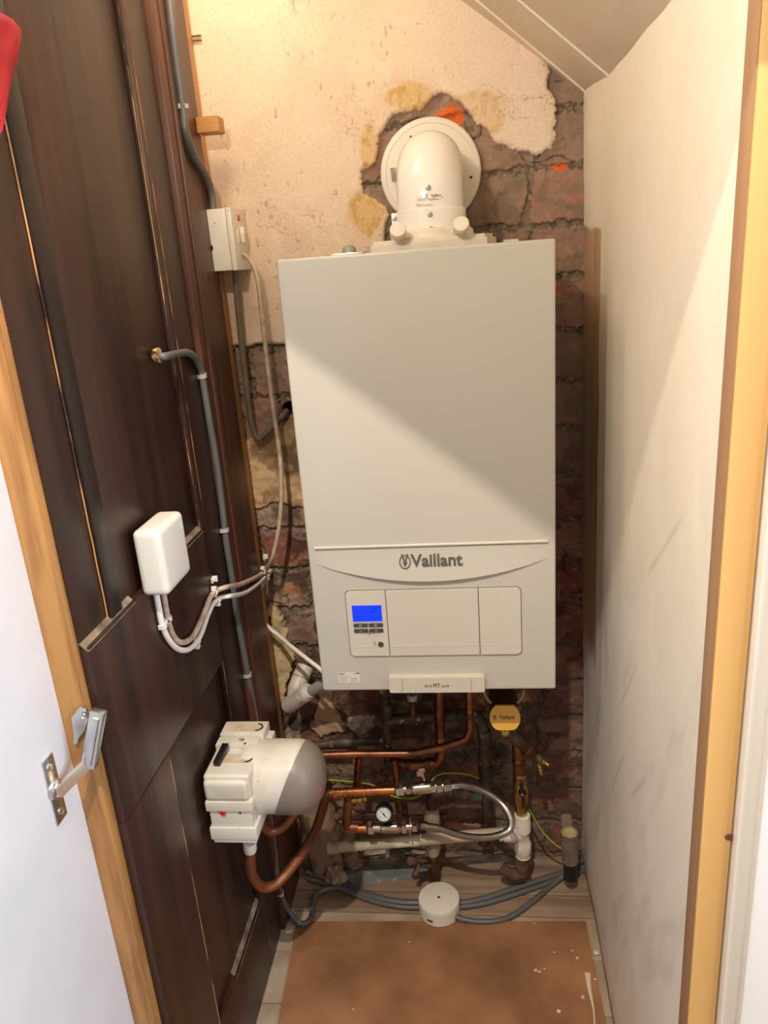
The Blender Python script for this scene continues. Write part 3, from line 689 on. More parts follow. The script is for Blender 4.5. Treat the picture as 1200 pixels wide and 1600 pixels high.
# top of the boiler: flue adaptor, test caps
zt = BZ1-.006
bm = NB()
prism(bm, [V((x, y, zt)) for x, y in ((.128, -.245), (.300, -.245), (.315, -.20), (.315, -.09), (.13, -.09), (.115, -.20))], (0, 0, 1), .022)
bmesh.ops.bevel(bm, geom=[e for e in bm.edges if min(e.verts[0].co.z, e.verts[1].co.z) > zt+.02], offset=.005, segments=2, affect='EDGES')
lathe(bm, V((.217, -.17, zt+.018)), (0, 0, 1), [(0, .066), (.014, .064), (.018, .058)], 32)
FA = obj('flue_adaptor', bm, CRM, BO)
for (a, b, s) in ((622, 363, -1), (721, 354, 1)):
    c = PY(a, b, -.255); ax = V((-.12*(-s)*0+.06*s*-1, -.86, .45)).normalized()
    bm = NB(); cyl(bm, c-ax*.002, V((.217+s*.030, -.20, zt+.022)), .0075, 14); obj('test_point', bm, CRM, FA)
    bm = NB(); lathe(bm, c-ax*.004, ax, [(0, .0110), (.001, .0122), (.011, .0122), (.013, .0110), (.0135, 0)], 20); obj('test_cap', bm, CRM, FA)
bm = NB(); box(bm, (.06, -.20, zt+.004), (.11, -.06, zt+.010), .001); obj('mounting_bracket', bm, STL, BO)
for (a, b, r, m, nm) in ((545, 384, .0125, mat('greenish_plastic', (.30, .30, .24), .3), 'grey_green_cap'), (771, 364, .012, DGR, 'dark_cap')):
    c = PY(a, b, -.15); c.z = zt; bm = NB(); lathe(bm, c, (0, 0, 1), [(0, r*1.05), (.010, r), (.018, r*.85), (.022, r*.5), (.023, 0)], 18); obj('sealing_cap', bm, m, BO)
c = PY(797, 366, -.14); bm = NB(); box(bm, (c.x-.012, -.16, zt+.004), (c.x+.012, -.12, zt+.012), .002); obj('clip_tab', bm, CRM, BO)
bm = NB(); box(bm, (.05, -.27, zt), (.36, -.05, zt+.0045), .001); obj('top_plate', bm, mat('brown_metal', (.25, .18, .13), .5, .3), BO)

# ------------------------------------------------------------------ flue elbow and wall rosette
FC = V((.2165, -.165, 1.372)); FZ = 1.483
FR = thing('flue_rosette', 'round white wall plate behind the white flue elbow', 'flue plate', (FC.x, -.01, FZ))
bm = NB(); lathe(bm, V((FC.x-.0035, .004, FZ)), (0, -1, 0), [(0, .087), (.006, .087), (.009, .0845), (.0095, .078), (.0085, .077), (.0085, .045)], 64); obj('plate', bm, RSW, FR)
for (a, b) in ((642, 214), (736, 277)):
    p = PY(a, b, -.0045); bm = NB(); lathe(bm, p, (0, -1, 0), [(0, .0024), (.0004, .0022), (.0004, 0)], 12); obj('fixing_hole', bm, BLK, FR)
bm = text_bm('4-7N', .005, (1, 0, 0), (0, 0, 1), PY(673, 212, -.0052), .0002); obj('moulded_mark', bm, LETL, FR)
c = PY(614, 272, -.012)
for dx, wd_ in ((-.002, 'left'), (.003, 'right')):
    bm = NB(); lathe(bm, c+V((dx, 0, .0075)), (0.05, 0, -1), [(-.003, 0), (-.0025, .0026), (-.001, .003), (0, .0018), (.018, .0016), (.021, 0)], 12)
    tag(obj('wall_screw', bm, ZNC), wd_+' one of two small zinc screws at the flue elbow left edge', 'screw', 'zinc screws on the flue plate')
FE = thing('flue_elbow', 'glossy white flue elbow rising from the boiler into the wall', 'flue', (FC.x, FC.y, FC.z))
Rb = .068; r = .0515
pts = [V((FC.x, FC.y, 1.369)), V((FC.x, FC.y, FZ-Rb))]
for k in range(1, 17):
    a = math.pi/2*k/16; pts.append(V((FC.x, FC.y+Rb-Rb*math.cos(a), FZ-Rb+Rb*math.sin(a))))
pts.append(V((FC.x, -.004, FZ)))
bm = NB(); tube(bm, pts, r, 48); EL = obj('elbow', bm, FLW, FE)
bm = NB(); lathe(bm, V((FC.x, FC.y, 1.371)), (0, 0, 1), [(0, .0535), (.001, .0548), (.041, .0548), (.042, .0535), (.042, .0515)], 48)
box(bm, (FC.x-.0605, FC.y-.018, 1.385), (FC.x-.048, FC.y-.0, 1.412), .001); CB = obj('clamp_band', bm, FLW, FE)
def hexscrew(c, ax, r, parent):
    bm = NB(); lathe(bm, c, ax, [(0, r*1.35), (.0007, r*1.35), (.0008, r)], 18); lathe(bm, V(c)+V(ax).normalized()*.0008, ax, [(0, r), (.002, r*.95), (.0022, r*.5), (.0016, 0)], 6); obj('screw', bm, STL, parent)
for (z, par) in ((1.4415, EL), (1.4035, CB), (1.3835, CB)): hexscrew(V((FC.x-.0 + (.001 if par is CB else 0), FC.y-r-(.003 if par is CB else 0), z)), V((0, -1, 0)), .0030, par)
hexscrew(V((FC.x-.0555, FC.y-.018, 1.404)), V((0, -1, 0)), .0030, CB)
bm = NB()
def on_cyl(x, z, e=.0004): return V((x, FC.y-math.sqrt(max(0, (r+e)**2-(x-FC.x)**2)), z))
for (x0_, x1_, z, t) in ((.197, .206, 1.4300, .0004), (.196, .239, 1.4265, .0006), (.200, .232, 1.4245, .0006), (.196, .209, 1.4195, .0005), (.197, .223, 1.4170, .0006)):
    n = 14
    for i in range(n):
        if random.random() < .18: continue
        xa = x0_+(x1_-x0_)*i/n; xb = x0_+(x1_-x0_)*(i+.8)/n; a = on_cyl(xa, z); b = on_cyl(xb, z)
        prism(bm, [a+V((0, 0, t)), b+V((0, 0, t)), b-V((0, 0, t)), a-V((0, 0, t))], (0, -1, 0), .0002)
tb = text_bm('Vaillant', .0052, (1, 0, 0), (0, 0, 1), V((0, 0, 0)), .0002, .0001)
for v in tb.verts: p = on_cyl(FC.x+.011+v.co.x, 1.4300, .0005); v.co = V((p.x, p.y, 1.4300+v.co.z))
merge(bm, tb); obj('printed_label', bm, LETL, EL)
emb = emblem(FC.x-.0030, 1.4303, on_cyl(FC.x, 1.4303).y-.0004, .0024, LETL, EL, .14)

# ------------------------------------------------------------------ fused spur on the upright
sx0, sx1 = -.1795, -.1345; sy0, sy1 = -.090, -.004; sz0, sz1 = 1.347, 1.4475
SPR = thing('fused_spur', 'cream fused switch box on the corner batten, red neon on its side', 'switch', (-.16, -.047, sz0))
bm = NB(); box(bm, (sx0+.006, sy0, sz0), (sx1, sy1, sz1), .0015); SB = obj('back_box', bm, SPW, SPR)
bm = NB(); lathe(bm, V((sx0+.009, sy0+.0004, 1.386)), (0, -1, 0), [(0, .0075), (.0008, .0070), (.0008, 0)], 16); obj('knockout', bm, BLK, SB)
bm = NB(); box(bm, (sx1+.0006, sy0-.0006, sz0-.001), (sx1+.0100, sy1+.001, sz1+.001), .0018); SF = obj('front_plate', bm, SPW, SPR)
bm = NB(); box(bm, (sx1+.009, -.052, 1.428), (sx1+.0115, -.042, 1.438), .0006); obj('neon_window', bm, RED, SF)
bm = NB(); box(bm, (sx1+.009, -.046, 1.392), (sx1+.0165, -.030, 1.418), .002); obj('switch_rocker', bm, SPW, SF)
bm = NB(); box(bm, (sx1+.009, -.066, 1.392), (sx1+.0115, -.054, 1.414), .001); obj('fuse_holder', bm, SPW, SF)

# ------------------------------------------------------------------ cables
def cable(name, pts, r, m, label, cat='cable', group=None, n=8, flat=1.0, upv=None, seg=14):
    bm = NB(); tube(bm, catmull(pts, n), r, seg, flat=flat, upv=upv); return tag(obj(name, bm, m), label, cat, group)
def L3(L, f, d): return [f(a, b, (c if len(t) == 0 else t[0])) for (a, b, *t), c in zip(L, [d]*len(L))]
cx_ = XU+.007
cable('grey_cable', [PX(257, -60, cx_), PX(265, 0, cx_), PX(274, 80, cx_), PX(286, 165, cx_), PX(290, 205, cx_), PX(304, 245, cx_), PX(322, 275, cx_), PX(331, 305, -.160), PX(334, 335, -.158)], .0062, GRY,
      'thick grey cable clipped down the dark upright into the cream switch box')
gx = XL+.006
cable('grey_cable', [PX(246, 556, XL-.002), PX(258, 557, gx+.003), PX(275, 553, gx), PX(292, 551, gx), PX(304, 559, gx), PX(311, 572, gx), PX(316, 588, gx), PX(326, 650, gx), PX(338, 720, gx), PX(347, 790, gx), PX(354, 850, gx), PX(362, 900, gx), PX(370, 960, gx), PX(381, 1020, gx),
                     PX(390, 1070, gx), PX(401, 1130, gx), PX(415, 1230, gx), PX(428, 1320, gx), PX(433, 1370, gx), PX(440, 1400, gx), PX(452, 1424, gx+.01), PZ(470, 1443, .0105), PZ(485, 1436, .0105), PZ(489, 1415, .0105), PZ(493, 1400, .010), PZ(508, 1390, .010), PZ(535, 1388, .010), PZ(580, 1402, .007), PZ(620, 1410, .007), PZ(675, 1412, .007)], .0058, GRY,
      'long grey cable from a splintered hole down the dark door to the floor')
cable('grey_cable', [PY(366, 400, -.035), PY(371, 470, -.03), PY(378, 540, -.025), PY(386, 610, -.022), PY(393, 660, -.02), PY(402, 684, -.016), PY(412, 680, -.016), PY(428, 664, -.014), PY(441, 650, -.006), PY(448, 642, .015)], .0058, GRYB,
      'brownish grey cable under the switch box bending into a hole in the bricks')
wx_ = XL+.0055
dwp = [PY(372, 396, -.045), PY(383, 400, -.05), PY(396, 414, -.05), (403, 440), (409, 490), (418, 570), (427, 640), (436, 700), (440, 760), (437, 815), (431, 850), (424, 875)]
dwp = [p if isinstance(p, V) else PY(p[0], p[1], -.045-.02*i/8) for i, p in enumerate(dwp)]
dwp += [PX(414, 892, XU+.006), PX(400, 902, XU+.006), PX(375, 913, XU+.006), PX(355, 917, gx+.014), PX(338, 923, wx_), PX(329, 933, wx_), PX(322, 950, wx_), PX(313, 972, wx_), PX(303, 992, wx_), PX(292, 1002, wx_), PX(280, 1003, wx_), PX(270, 992, wx_), PX(263, 972, wx_), PX(259, 950, wx_), PX(255, 925, wx_)]
cable('flex_cable', dwp, .0043, DWC, 'dirty white flex from the switch box looping down to the white controller')
cable('flex_cable', [PX(243, 922, wx_), PX(248, 950, wx_), PX(254, 978, wx_), PX(264, 1000, wx_), PX(278, 1014, wx_), PX(293, 1015, wx_), PX(306, 1004, wx_), PX(315, 988, wx_), PX(324, 962, wx_), PX(334, 942, wx_), PX(345, 934, wx_), PX(360, 931, gx+.014), PX(380, 927, XU+.006), PX(398, 916, XU+.006), PX(412, 903, XU+.006), PX(423, 892, -.163), V((-.172, -.0605, .728)), V((-.192, -.058, .70)), V((-.200, -.048, .68)), PY(424, 984, -.040), PY(432, 990, -.045), PY(442, 999, -.065), PY(455, 1010, -.10), PY(478, 1028, -.13), PY(500, 1045, -.15), PY(520, 1060, -.16), V((.03, -.15, .66))], .0043, WHC,
      'clean white flex from the controller across the upright into the boiler')
# cable clips
def clip(c, t, n, r, label, group, m=CLP, side=1, nail=True, wd=.007):
    """c point on cable axis, t cable direction, n wall normal"""
    t = V(t).normalized(); n = V(n).normalized(); n = (n-t*n.dot(t)).normalized(); s = t.cross(n)*side
    bm = NB(); ro = r+.0017; ri = r+.0001; K = 12; A = []; Bv = []
    for k in range(K+1):
        a = math.pi*k/K; A.append(c+s*(ro*math.cos(a))+n*(ro*math.sin(a))); Bv.append(c+s*(ri*math.cos(a))+n*(ri*math.sin(a)))
    outl = A+[c-s*ro-n*r, c-s*ri-n*r]+Bv[::-1]+[c+s*ri-n*r, c+s*ro-n*r]
    prism(bm, [p-t*wd/2 for p in outl], t, wd)
    R = thing('cable_clip', label, 'cable clip', c-n*r, group)
    obj('clip_hoop', bm, m, R)
    bm = NB(); obox(bm, c+s*(ro+.0022)-n*(r-.0045)+n*0, s, t, n, .0055, wd, .0085, .001); bk = obj('nail_block', bm, m, R)
    if nail:
        bm = NB(); lathe(bm, c+s*(ro+.0024)+n*(.0092-r), n, [(0, .0017), (.001, .0017), (.0012, 0)], 10); obj('nail_head', bm, STL, R)
    return R
def dirx(a, b, x): return PX(*b, x)-PX(*a, x)
nX = V((1, 0, 0))
clip(PX(287, 167, cx_), dirx((280, 120), (290, 205), cx_), nX, .0062, 'grey clip on the grey cable just above the wooden block', 'grey cable clips', CLG, -1)
clip(PX(316, 587, gx), dirx((312, 570), (322, 620), gx), nX, .0058, 'grey clip holding the grey cable below its bend out of the door', 'grey cable clips', CLG, -1)
clip(PX(351, 828, gx), dirx((345, 780), (356, 870), gx), nX, .0058, 'grey clip on the grey cable level with the white controller', 'grey cable clips', CLG, -1)
clip(PX(387, 1054, gx), dirx((383, 1030), (392, 1080), gx), nX, .0058, 'grey clip on the grey cable above the white actuator', 'grey cable clips', CLG, -1)
clip(PX(438, 1396, gx), dirx((436, 1380), (442, 1404), gx), nX, .0058, 'grey clip on the grey cable below the copper bend', 'grey cable clips', CLG, -1)
clip(PX(457, 1430, gx+.014), V((.3, .5, -.5)), nX, .0058, 'lowest grey cable clip, close to the floor', 'grey cable clips', CLG, -1)
clip(PX(254, 977, wx_), dirx((248, 950), (262, 998), wx_), nX, .0043, 'white clip below the controller on the outer flex', 'white cable clips', CLP, -1)
clip(PX(262, 966, wx_), dirx((259, 950), (266, 985), wx_), nX, .0043, 'white clip below the controller on the inner flex', 'white cable clips', CLP, 1)
clip(PX(307, 1003, wx_), dirx((300, 1010), (314, 990), wx_), nX, .0043, 'white clip at the bottom of the white flex loop', 'white cable clips', CLP, 1)
clip(PX(335, 926, wx_), dirx((329, 933), (345, 920), wx_), nX, .0043, 'white clip on the dirty flex right of the controller', 'white cable clips', CLP, -1)
clip(PX(340, 937, wx_), dirx((334, 942), (350, 932), wx_), nX, .0043, 'white clip on the clean flex right of the controller', 'white cable clips', CLP, 1)
clip(PX(411, 893, XU+.006), dirx((404, 898), (420, 884), XU+.006), nX, .0043, 'white clip on the dirty flex at the upright edge', 'white cable clips', CLP, -1)
clip(PX(417, 898, XU+.006), dirx((410, 904), (424, 890), XU+.006), nX, .0043, 'white clip on the clean flex at the upright edge', 'white cable clips', CLP, 1)
def empty_clip(c, label):
    R = thing('cable_clip', label, 'cable clip', c, 'white cable clips'); bm = NB(); t = V((0, .3, .95)).normalized()
    A = [c+V((.0055+.0055*math.cos(a), 0, 0))+V((0, .0055*math.sin(a), 0)) for a in [math.radians(30+24*k) for k in range(11)]]
    B = [c+V((.0055+.0038*math.cos(a), 0, 0))+V((0, .0038*math.sin(a), 0)) for a in [math.radians(30+24*k) for k in range(11)]]
    prism(bm, A+B[::-1], (0, 0, 1), .007); obj('clip_hoop', bm, CLP, R)
    bm = NB(); box(bm, c+V((0, .004, 0)), c+V((.009, .0105, .008)), .001); obj('nail_block', bm, CLP, R)
empty_clip(PX(330, 910, XL), 'empty white clip above the flexes right of the controller')
empty_clip(PX(411, 874, XU), 'empty white clip on the upright above the flexes')

# wooden block
bm = NB(); b0 = PY(298, 210, -.075); b1 = PY(332, 180, -.075)
box(bm, (-.166, -.085, b0.z-.001), (-.128, -.050, b1.z-.002), .002)
wk = wood('peg_wood', (.60, .30, .10), (.42, .18, .055), .5, s=(3, 40, 40))
tag(obj('wooden_block', bm, wk), 'small orange wooden block fixed to the upright above the switch box', 'wood block')
# old screws in the plaster
for dz, wd_ in ((0, 'upper'), (.007, 'lower')):
    bm = NB(); c = PY(300, 57, -.004)+V((0, 0, -dz)); tube(bm, [c+V((.0022*i, 0, .0009*math.sin(i*2.6))) for i in range(8)], [.0012+.0006*(i % 2) for i in range(8)], 8)
    tag(obj('plaster_screw', bm, BRD), wd_+' of the two old screws lying in the plaster beside the batten', 'screw', 'old screws in the plaster')

# ------------------------------------------------------------------ wireless controller
y0_, y1_ = -.555, -.466; z0_, z1_ = .942, 1.034
CT = thing('heating_controller', 'white rounded wireless heating controller with green light on the dark door', 'controller', (XL, -.51, .94))
bm = NB(); box(bm, (XL, y0_, z0_), (XL+.038, y1_, z1_), .010, 4); CTb = obj('housing', bm, CTW, CT)
bm = NB(); lathe(bm, V((XL+.0378, y1_-.014, z1_-.016)), (1, 0, 0), [(0, .0022), (.0006, .0018), (.0007, 0)], 12); obj('status_light', bm, LEDG, CTb)
bm = NB(); out = [V((XL+.0380, y1_-.016+.0028*math.cos(a), .966+.0055*math.sin(a))) for a in [2*math.pi*k/16 for k in range(16)]]; tube(bm, out+[out[0]], .0004, 5); obj('push_button', bm, LETL, CTb)
bm = NB(); box(bm, (XL+.0376, y1_-.0175, .9765), (XL+.0382, y1_-.0145, .9785), .0002); obj('button_mark', bm, LETL, CTb)

# ------------------------------------------------------------------ actuator on the left wall
AC = thing('valve_actuator', 'aged white motorised pump unit with grey domed end on the dark door', 'pump unit', (XL, -.40, .46))
ax0 = XL; ax1 = -.100; ay0, ay1 = -.475, -.335
bm = NB(); box(bm, (ax0, ay0+.006, .523), (ax1, ay1-.02, .592), .006, 3); box(bm, (ax0, ay0, .548), (ax1-.003, ay0+.03, .585), .008, 3)
HB = obj('housing', bm, MOW, AC)
bm = NB(); box(bm, (ax0, ay0-.002, .530), (ax1+.002, ay0+.045, .548), .002); obj('front_band', bm, MOW, HB)
bm = NB(); box(bm, (ax0+.004, ay0+.002, .493), (ax1-.002, ay0+.04, .531), .001); PL = obj('button_panel', bm, MOW, HB)
bm = NB(); box(bm, (ax0, ay0-.002, .474), (ax1+.003, ay0+.06, .498), .003); box(bm, (ax0+.004, ay0, .468), (ax1, ay0+.055, .475), .001); obj('lower_cover', bm, MOW, HB)
bm = NB(); lathe(bm, PY(349, 1268, ay0+.002), (0, -1, 0), [(0, .0052), (.0035, .005), (.0045, .004), (.005, 0)], 18); obj('red_button', bm, RED, HB, label='round red push button')
for (a, b) in ((374, 1262), (375, 1270)): 
    bm = NB(); lathe(bm, PY(a, b, ay0+.0020), (0, -1, 0), [(0, .0026), (.0008, .0024), (.0004, .0012), (.0004, 0)], 12); obj('screw', bm, STL, HB)
# stepped top with two dusty rounded recesses
bm = NB(); box(bm, (ax0, -.400, .585), (ax1-.004, -.376, .600), .002); box(bm, (ax0, ay1-.04, .56), (ax1+.002, ay1, .603), .003); obj('top_cover', bm, MOW, HB)
bm = NB(); box(bm, (ax0, ay1-.04, .53), (ax1+.012, ay1-.006, .588), .002); obj('rear_block', bm, MOW, HB)
for (yy, zz) in ((-.425, .5921), (-.355, .6031)):
    bm = NB(); pr_ = rrect(0, 0, .060, .022, .0105, 0); prism(bm, [V((ax0+.040+p.x, yy+p.z, zz)) for p in pr_], (0, 0, 1), .0006); obj('dusty_recess', bm, DIRTY, HB)
    bm = NB(); pts = [V((ax0+.0605+.0095*math.cos(a), yy+.0095*math.sin(a), zz+.001)) for a in np.linspace(-1.6, 1.6, 12)]; tube(bm, pts, .0013, 8); obj('recess_lip', bm, BLK, HB)
bm = NB(); c0 = PZ(338, 1194, .597); c1 = PZ(353, 1164, .603); d = c1-c0; obox(bm, (c0+c1)/2, d, V((0, 0, 1)).cross(d), (0, 0, 1), d.length, .011, .008, .001); obj('lever', bm, BLK, HB, label='black slide lever')
for (a, b) in ((380, 1158), (383, 1164)):
    bm = NB(); lathe(bm, PZ(a, b-2, .6005), (0, 0, 1), [(0, .0026), (.001, .0022), (.0005, .001), (.0005, 0)], 12); obj('screw', bm, STL, HB)
# dome
cy_, cz_ = -.400, .548; Rd = .060
prof = [(-.125, .96), (-.117, 1.0)]+[(-.112+.006*k, 1.0) for k in range(13)]+[(-.036, .99), (-.032, .975), (-.026, .95), (-.020, .905), (-.014, .84), (-.008, .74), (-.003, .62), (.001, .48), (.004, .30), (.0055, .12), (.006, 0)]
for which, nm, m_ in ((False, 'motor_housing', MOW), (True, 'end_shield', TAUPE)):
    bm = NB(); lathe(bm, V((0, cy_, cz_-.008)), (1, 0, 0), [(t, r*Rd) for t, r in prof], 72)
    pn = V((1, -.12, -.40)).normalized(); p0_ = V((-.030, cy_, cz_+.045))
    bmesh.ops.bisect_plane(bm, geom=bm.verts[:]+bm.edges[:]+bm.faces[:], plane_co=p0_, plane_no=pn, clear_inner=which, clear_outer=not which)
    if which:
        bmesh.ops.recalc_face_normals(bm, faces=bm.faces)
        for v in bm.verts: v.co += (v.co-V((-.05, cy_, cz_-.008))).normalized()*.0012
        bmesh.ops.solidify(bm, geom=bm.faces[:], thickness=.003)
    DC = obj(nm, bm, m_, AC)
lb = PY(489, 1232, -.38); bm = NB(); obox(bm, V((-.0055, cy_-.030, cz_-.020)), V((.45, .35, .9)), V((-.5, -.9, .55)).cross(V((.45, .35, .9))), V((.78, -.55, -.22)), .026, .009, .004, .0005); obj('red_badge', bm, mat('badge_red', (.62, .04, .05), .4), DC)

# ------------------------------------------------------------------ pipes
def pipe(name, pts, r, m, label, cat='pipe', group=None, fil=None, seg=18, joints=(), jm=None):
    P = fillet(pts, fil if fil else r*2.2)
    if joints:
        T = thing(name, label, cat, P[0], group); bm = NB(); tube(bm, P, r, seg); obj('tube', bm, m, T)
        for (p, d, L, rr) in joints:
            bm = NB(); lathe(bm, V(p)-V(d).normalized()*L/2, d, [(0, rr*.94), (L*.08, rr), (L*.42, rr), (L*.5, rr*1.05), (L*.58, rr), (L*.92, rr), (L, rr*.94)], seg); obj('joint_collar', bm, jm or m, T)
        return T
    bm = NB(); tube(bm, P, r, seg); return tag(obj(name, bm, m), label, cat, group)
# behind: old dark pipework
pipe('copper_pipe', [PY(470, 1166, -.03), PY(540, 1160, -.03), PY(606, 1157, -.03), V((PY(606, 1157, -.03).x, -.008, PY(606, 1157, -.03).z))], .0095, COO, 'old dark pipe along the bricks left below the boiler', fil=.012, joints=[(PY(536, 1160, -.03), V((1, 0, 0)), .03, .0115)], jm=COO)
pipe('copper_pipe', [PY(545, 1172, -.028), PY(480, 1172, -.028), PY(440, 1170, -.03)], .0055, RUST, 'thin rusty pipe just below the old dark pipe')
a = PY(604, 1128, -.06)
pipe('copper_pipe', [V((a.x, a.y, .68)), PY(603, 1125, -.06), PY(607, 1190, -.06)], .0095, COO, 'tarnished green upright pipe at the left under the boiler', joints=[(PY(604, 1108, -.06), V((0, 0, 1)), .028, .0125), (PY(606, 1150, -.06), V((0, 0, 1)), .022, .0115)], jm=COO)
pipe('copper_pipe', [PY(606, 1126, -.055), PY(660, 1121, -.055), PY(752, 1116, -.055), PY(757, 1180, -.055), PY(762, 1275, -.055), PY(756, 1318, -.055)], .0125, COO, 'thick tarnished pipe running right then down with solder blobs', fil=.03,
     joints=[(PY(650, 1122, -.055), V((1, 0, .0)), .035, .0145), (PY(722, 1118, -.055), V((1, 0, 0)), .02, .0145), (PY(757, 1150, -.055), V((0, 0, 1)), .03, .0145), (PY(759, 1210, -.055), V((0, 0, 1)), .045, .0150)], jm=COO)
pipe('copper_pipe', [PY(686, 1070, -.085), PY(686, 1120, -.085), PY(689, 1178, -.085), PY(683, 1193, -.085), PY(640, 1196, -.085), PY(612, 1190, -.08)], .0105, COM, 'wide copper pipe dropping from the boiler and turning left', fil=.018,
     joints=[(PY(688, 1155, -.085), V((0, 0, 1)), .02, .0122), (PY(672, 1193, -.085), V((1, 0, 0)), .022, .0125), (PY(640, 1195, -.085), V((1, 0, 0)), .018, .0122)], jm=COM)
pipe('copper_pipe', [PY(644, 1070, -.11), PY(645, 1118, -.11)], .006, COD, 'short dark pipe stub under the boiler left of the wide copper pipe', joints=[(PY(644, 1089, -.11), V((0, 0, 1)), .012, .0105)], jm=mat('pale_cap', (.45, .40, .35), .5))
pipe('copper_pipe', [PY(505, 1180, -.15), PY(560, 1178, -.15), PY(645, 1177, -.15), PY(690, 1168, -.14), PY(728, 1156, -.13), PY(734, 1140, -.125), PY(732, 1070, -.125)], .0078, COM, 'long copper pipe from the actuator curving up to the boiler', fil=.016,
     joints=[(PY(733, 1118, -.125), V((0, 0, 1)), .012, .0095)], jm=COD)
T = thing('compression_fitting', 'dull compression fitting where the long copper pipe leaves the actuator', 'pipe fitting', PY(495, 1181, -.15))
bm = NB(); p = PY(484, 1181, -.15); q = PY(508, 1180, -.15); lathe(bm, p, q-p, [(0, .009), (.004, .0105), (.010, .0105), (.011, .009), (.013, .009), (.014, .0112), (.022, .0112), (.024, .009), (.030, .009)], 20); obj('body', bm, BRD, T)
bm = NB(); lathe(bm, PY(499, 1197, -.155), (.3, -1, .2), [(0, .009), (.006, .009), (.006, .0065), (.004, .006), (.004, 0)], 8); obj('end_nut', bm, NIK, T)
pipe('copper_pipe', [PY(561, 1183, -.12), PY(556, 1240, -.12)], .0078, COM, 'short copper drop left of the brass stub, behind the upper copper run')
pipe('copper_pipe', [PY(615, 1186, -.10), PY(620, 1225, -.10), PY(626, 1290, -.10)], .0078, COM, 'copper pipe dropping behind the nickel valve', fil=.03)
# filling loop, upper run
yA = -.165
pA = [PY(390, 1322, -.425), PY(391, 1345, -.425), PY(394, 1368, -.415), PY(408, 1385, -.40), PY(428, 1383, -.385), PY(450, 1362, -.36), PY(474, 1330, -.32), PY(492, 1300, -.27), PY(503, 1268, -.22), PY(509, 1248, -.18), PY(520, 1239, yA), PY(545, 1238, yA)]
bm = NB(); tube(bm, catmull(pA, 6), .0092, 18); T = thing('copper_pipe', 'brown copper pipe bending in a U from the actuator up to the nickel valve', 'pipe', pA[0]); obj('tube', bm, COB, T)
bm = NB(); lathe(bm, PY(391, 1330, -.425), PY(390, 1318, -.425)-PY(391, 1330, -.425), [(0, .0105), (.004, .0115), (.016, .0115), (.018, .010)], 18); obj('collar', bm, PFW, T)
d = PY(620, 1233, yA)-PY(520, 1239, yA)
bm = NB(); cyl(bm, PY(516, 1239, yA), PY(622, 1234, yA), .0092, 20); obj('straight_run', bm, COP, T)
for a, b in ((524, 1239), (541, 1238), (570, 1237)):
    bm = NB(); lathe(bm, PY(a, b, yA)-d.normalized()*.004, d, [(0, .0095), (.0012, .0108), (.0068, .0108), (.008, .0095)], 20); obj('joint_collar', bm, COP, T)
cable('copper_pipe', [PY(405, 1285, -.36), PY(420, 1298, -.35), PY(440, 1293, -.34), PY(458, 1272, -.33), PY(475, 1240, -.32)], .009, COB, 'short brown copper bend tucked under the actuator dome', 'pipe', seg=16)
def valve(name, label, A, B, m, nuts, lever, lm=BLK):
    """inline valve between A and B"""
    A = V(A); B = V(B); d = B-A; L = d.length; T = thing(name, label, 'valve', A)
    bm = NB(); lathe(bm, A, d, [(0, .0098), (L*.30, .0098), (L*.32, .0118), (L*.62, .0125), (L*.66, .0105), (L, .0100)], 22); obj('body', bm, m, T)
    for (t0, t1, rr) in nuts:
        bm = NB(); lathe(bm, A+d*t0, d, [(0, rr*.93), ((t1-t0)*L*.1, rr), ((t1-t0)*L*.9, rr), ((t1-t0)*L, rr*.93)], 6, .3); obj('hex_nut', bm, m, T)
    if lever:
        lo, hi, n = lever; bm = NB(); dd = (V(hi)-V(lo)); s = dd.cross(V((0, -1, 0))); obox(bm, (V(lo)+V(hi))/2, dd, s, dd.cross(s), dd.length, .009, .007, .0015); obj('lever', bm, lm, T)
        bm = NB(); lathe(bm, V(lo)+V((0, -.004, .004)), (0, -1, 0), [(0, .0035), (.003, .003), (.0032, 0)], 12); obj('spindle', bm, STL, T)
    return T
vu0, vu1 = PY(618, 1234, yA), PY(706, 1227, yA)
valve('isolating_valve', 'upper nickel isolating valve with short black lever, joined to the braided hose', vu0, vu1, NIK, ((0, .16, .0145), (.20, .26, .0125), (.60, .72, .0125), (.74, .84, .0142), (.86, 1, .0125)), (PY(640, 1234, yA-.018), PY(637, 1206, yA-.018), 0))
bm = NB(); c = PY(659, 1203, yA-.002); obox(bm, c, (1, 0, .2), (0, 1, 0), (-.2, 0, 1), .013, .004, .009, .001); obox(bm, c+V((-.004, .004, -.012)), (1, 0, -.1), (0, 1, 0), (.1, 0, 1), .014, .004, .012, .001); tube(bm, [c+V((0, .004, -.014)), c+V((.004, .004, -.028))], .003, 8)
tag(obj('clip_tag', bm, STL), 'small shiny metal tag behind the upper nickel valve', 'tag')
yB = -.150
bm = NB(); T = thing('copper_pipe', 'short bright copper stub with elbow feeding the pressure gauge valve', 'pipe', PY(545, 1293, yB))
P = fillet([PY(545, 1240, yB), PY(543, 1268, yB), PY(541, 1292, yB), PY(560, 1293, yB)], .012); tube(bm, P, .0098, 18); obj('elbow', bm, COB, T)
bm = NB(); cyl(bm, PY(544, 1294, yB), PY(578, 1294, yB), .0092, 20); obj('straight_run', bm, COP, T)
bm = NB(); p = PY(549, 1250, yB-.004); lathe(bm, p, (1, .2, 0), [(0, .008), (.012, .008), (.013, .010), (.022, .010), (.024, .006), (.032, .006), (.033, 0)], 12); tag(obj('brass_stub', bm, BRS), 'small brass stub under the upper copper run', 'pipe fitting')
vl0, vl1 = PY(572, 1294, yB), PY(652, 1291, yB)
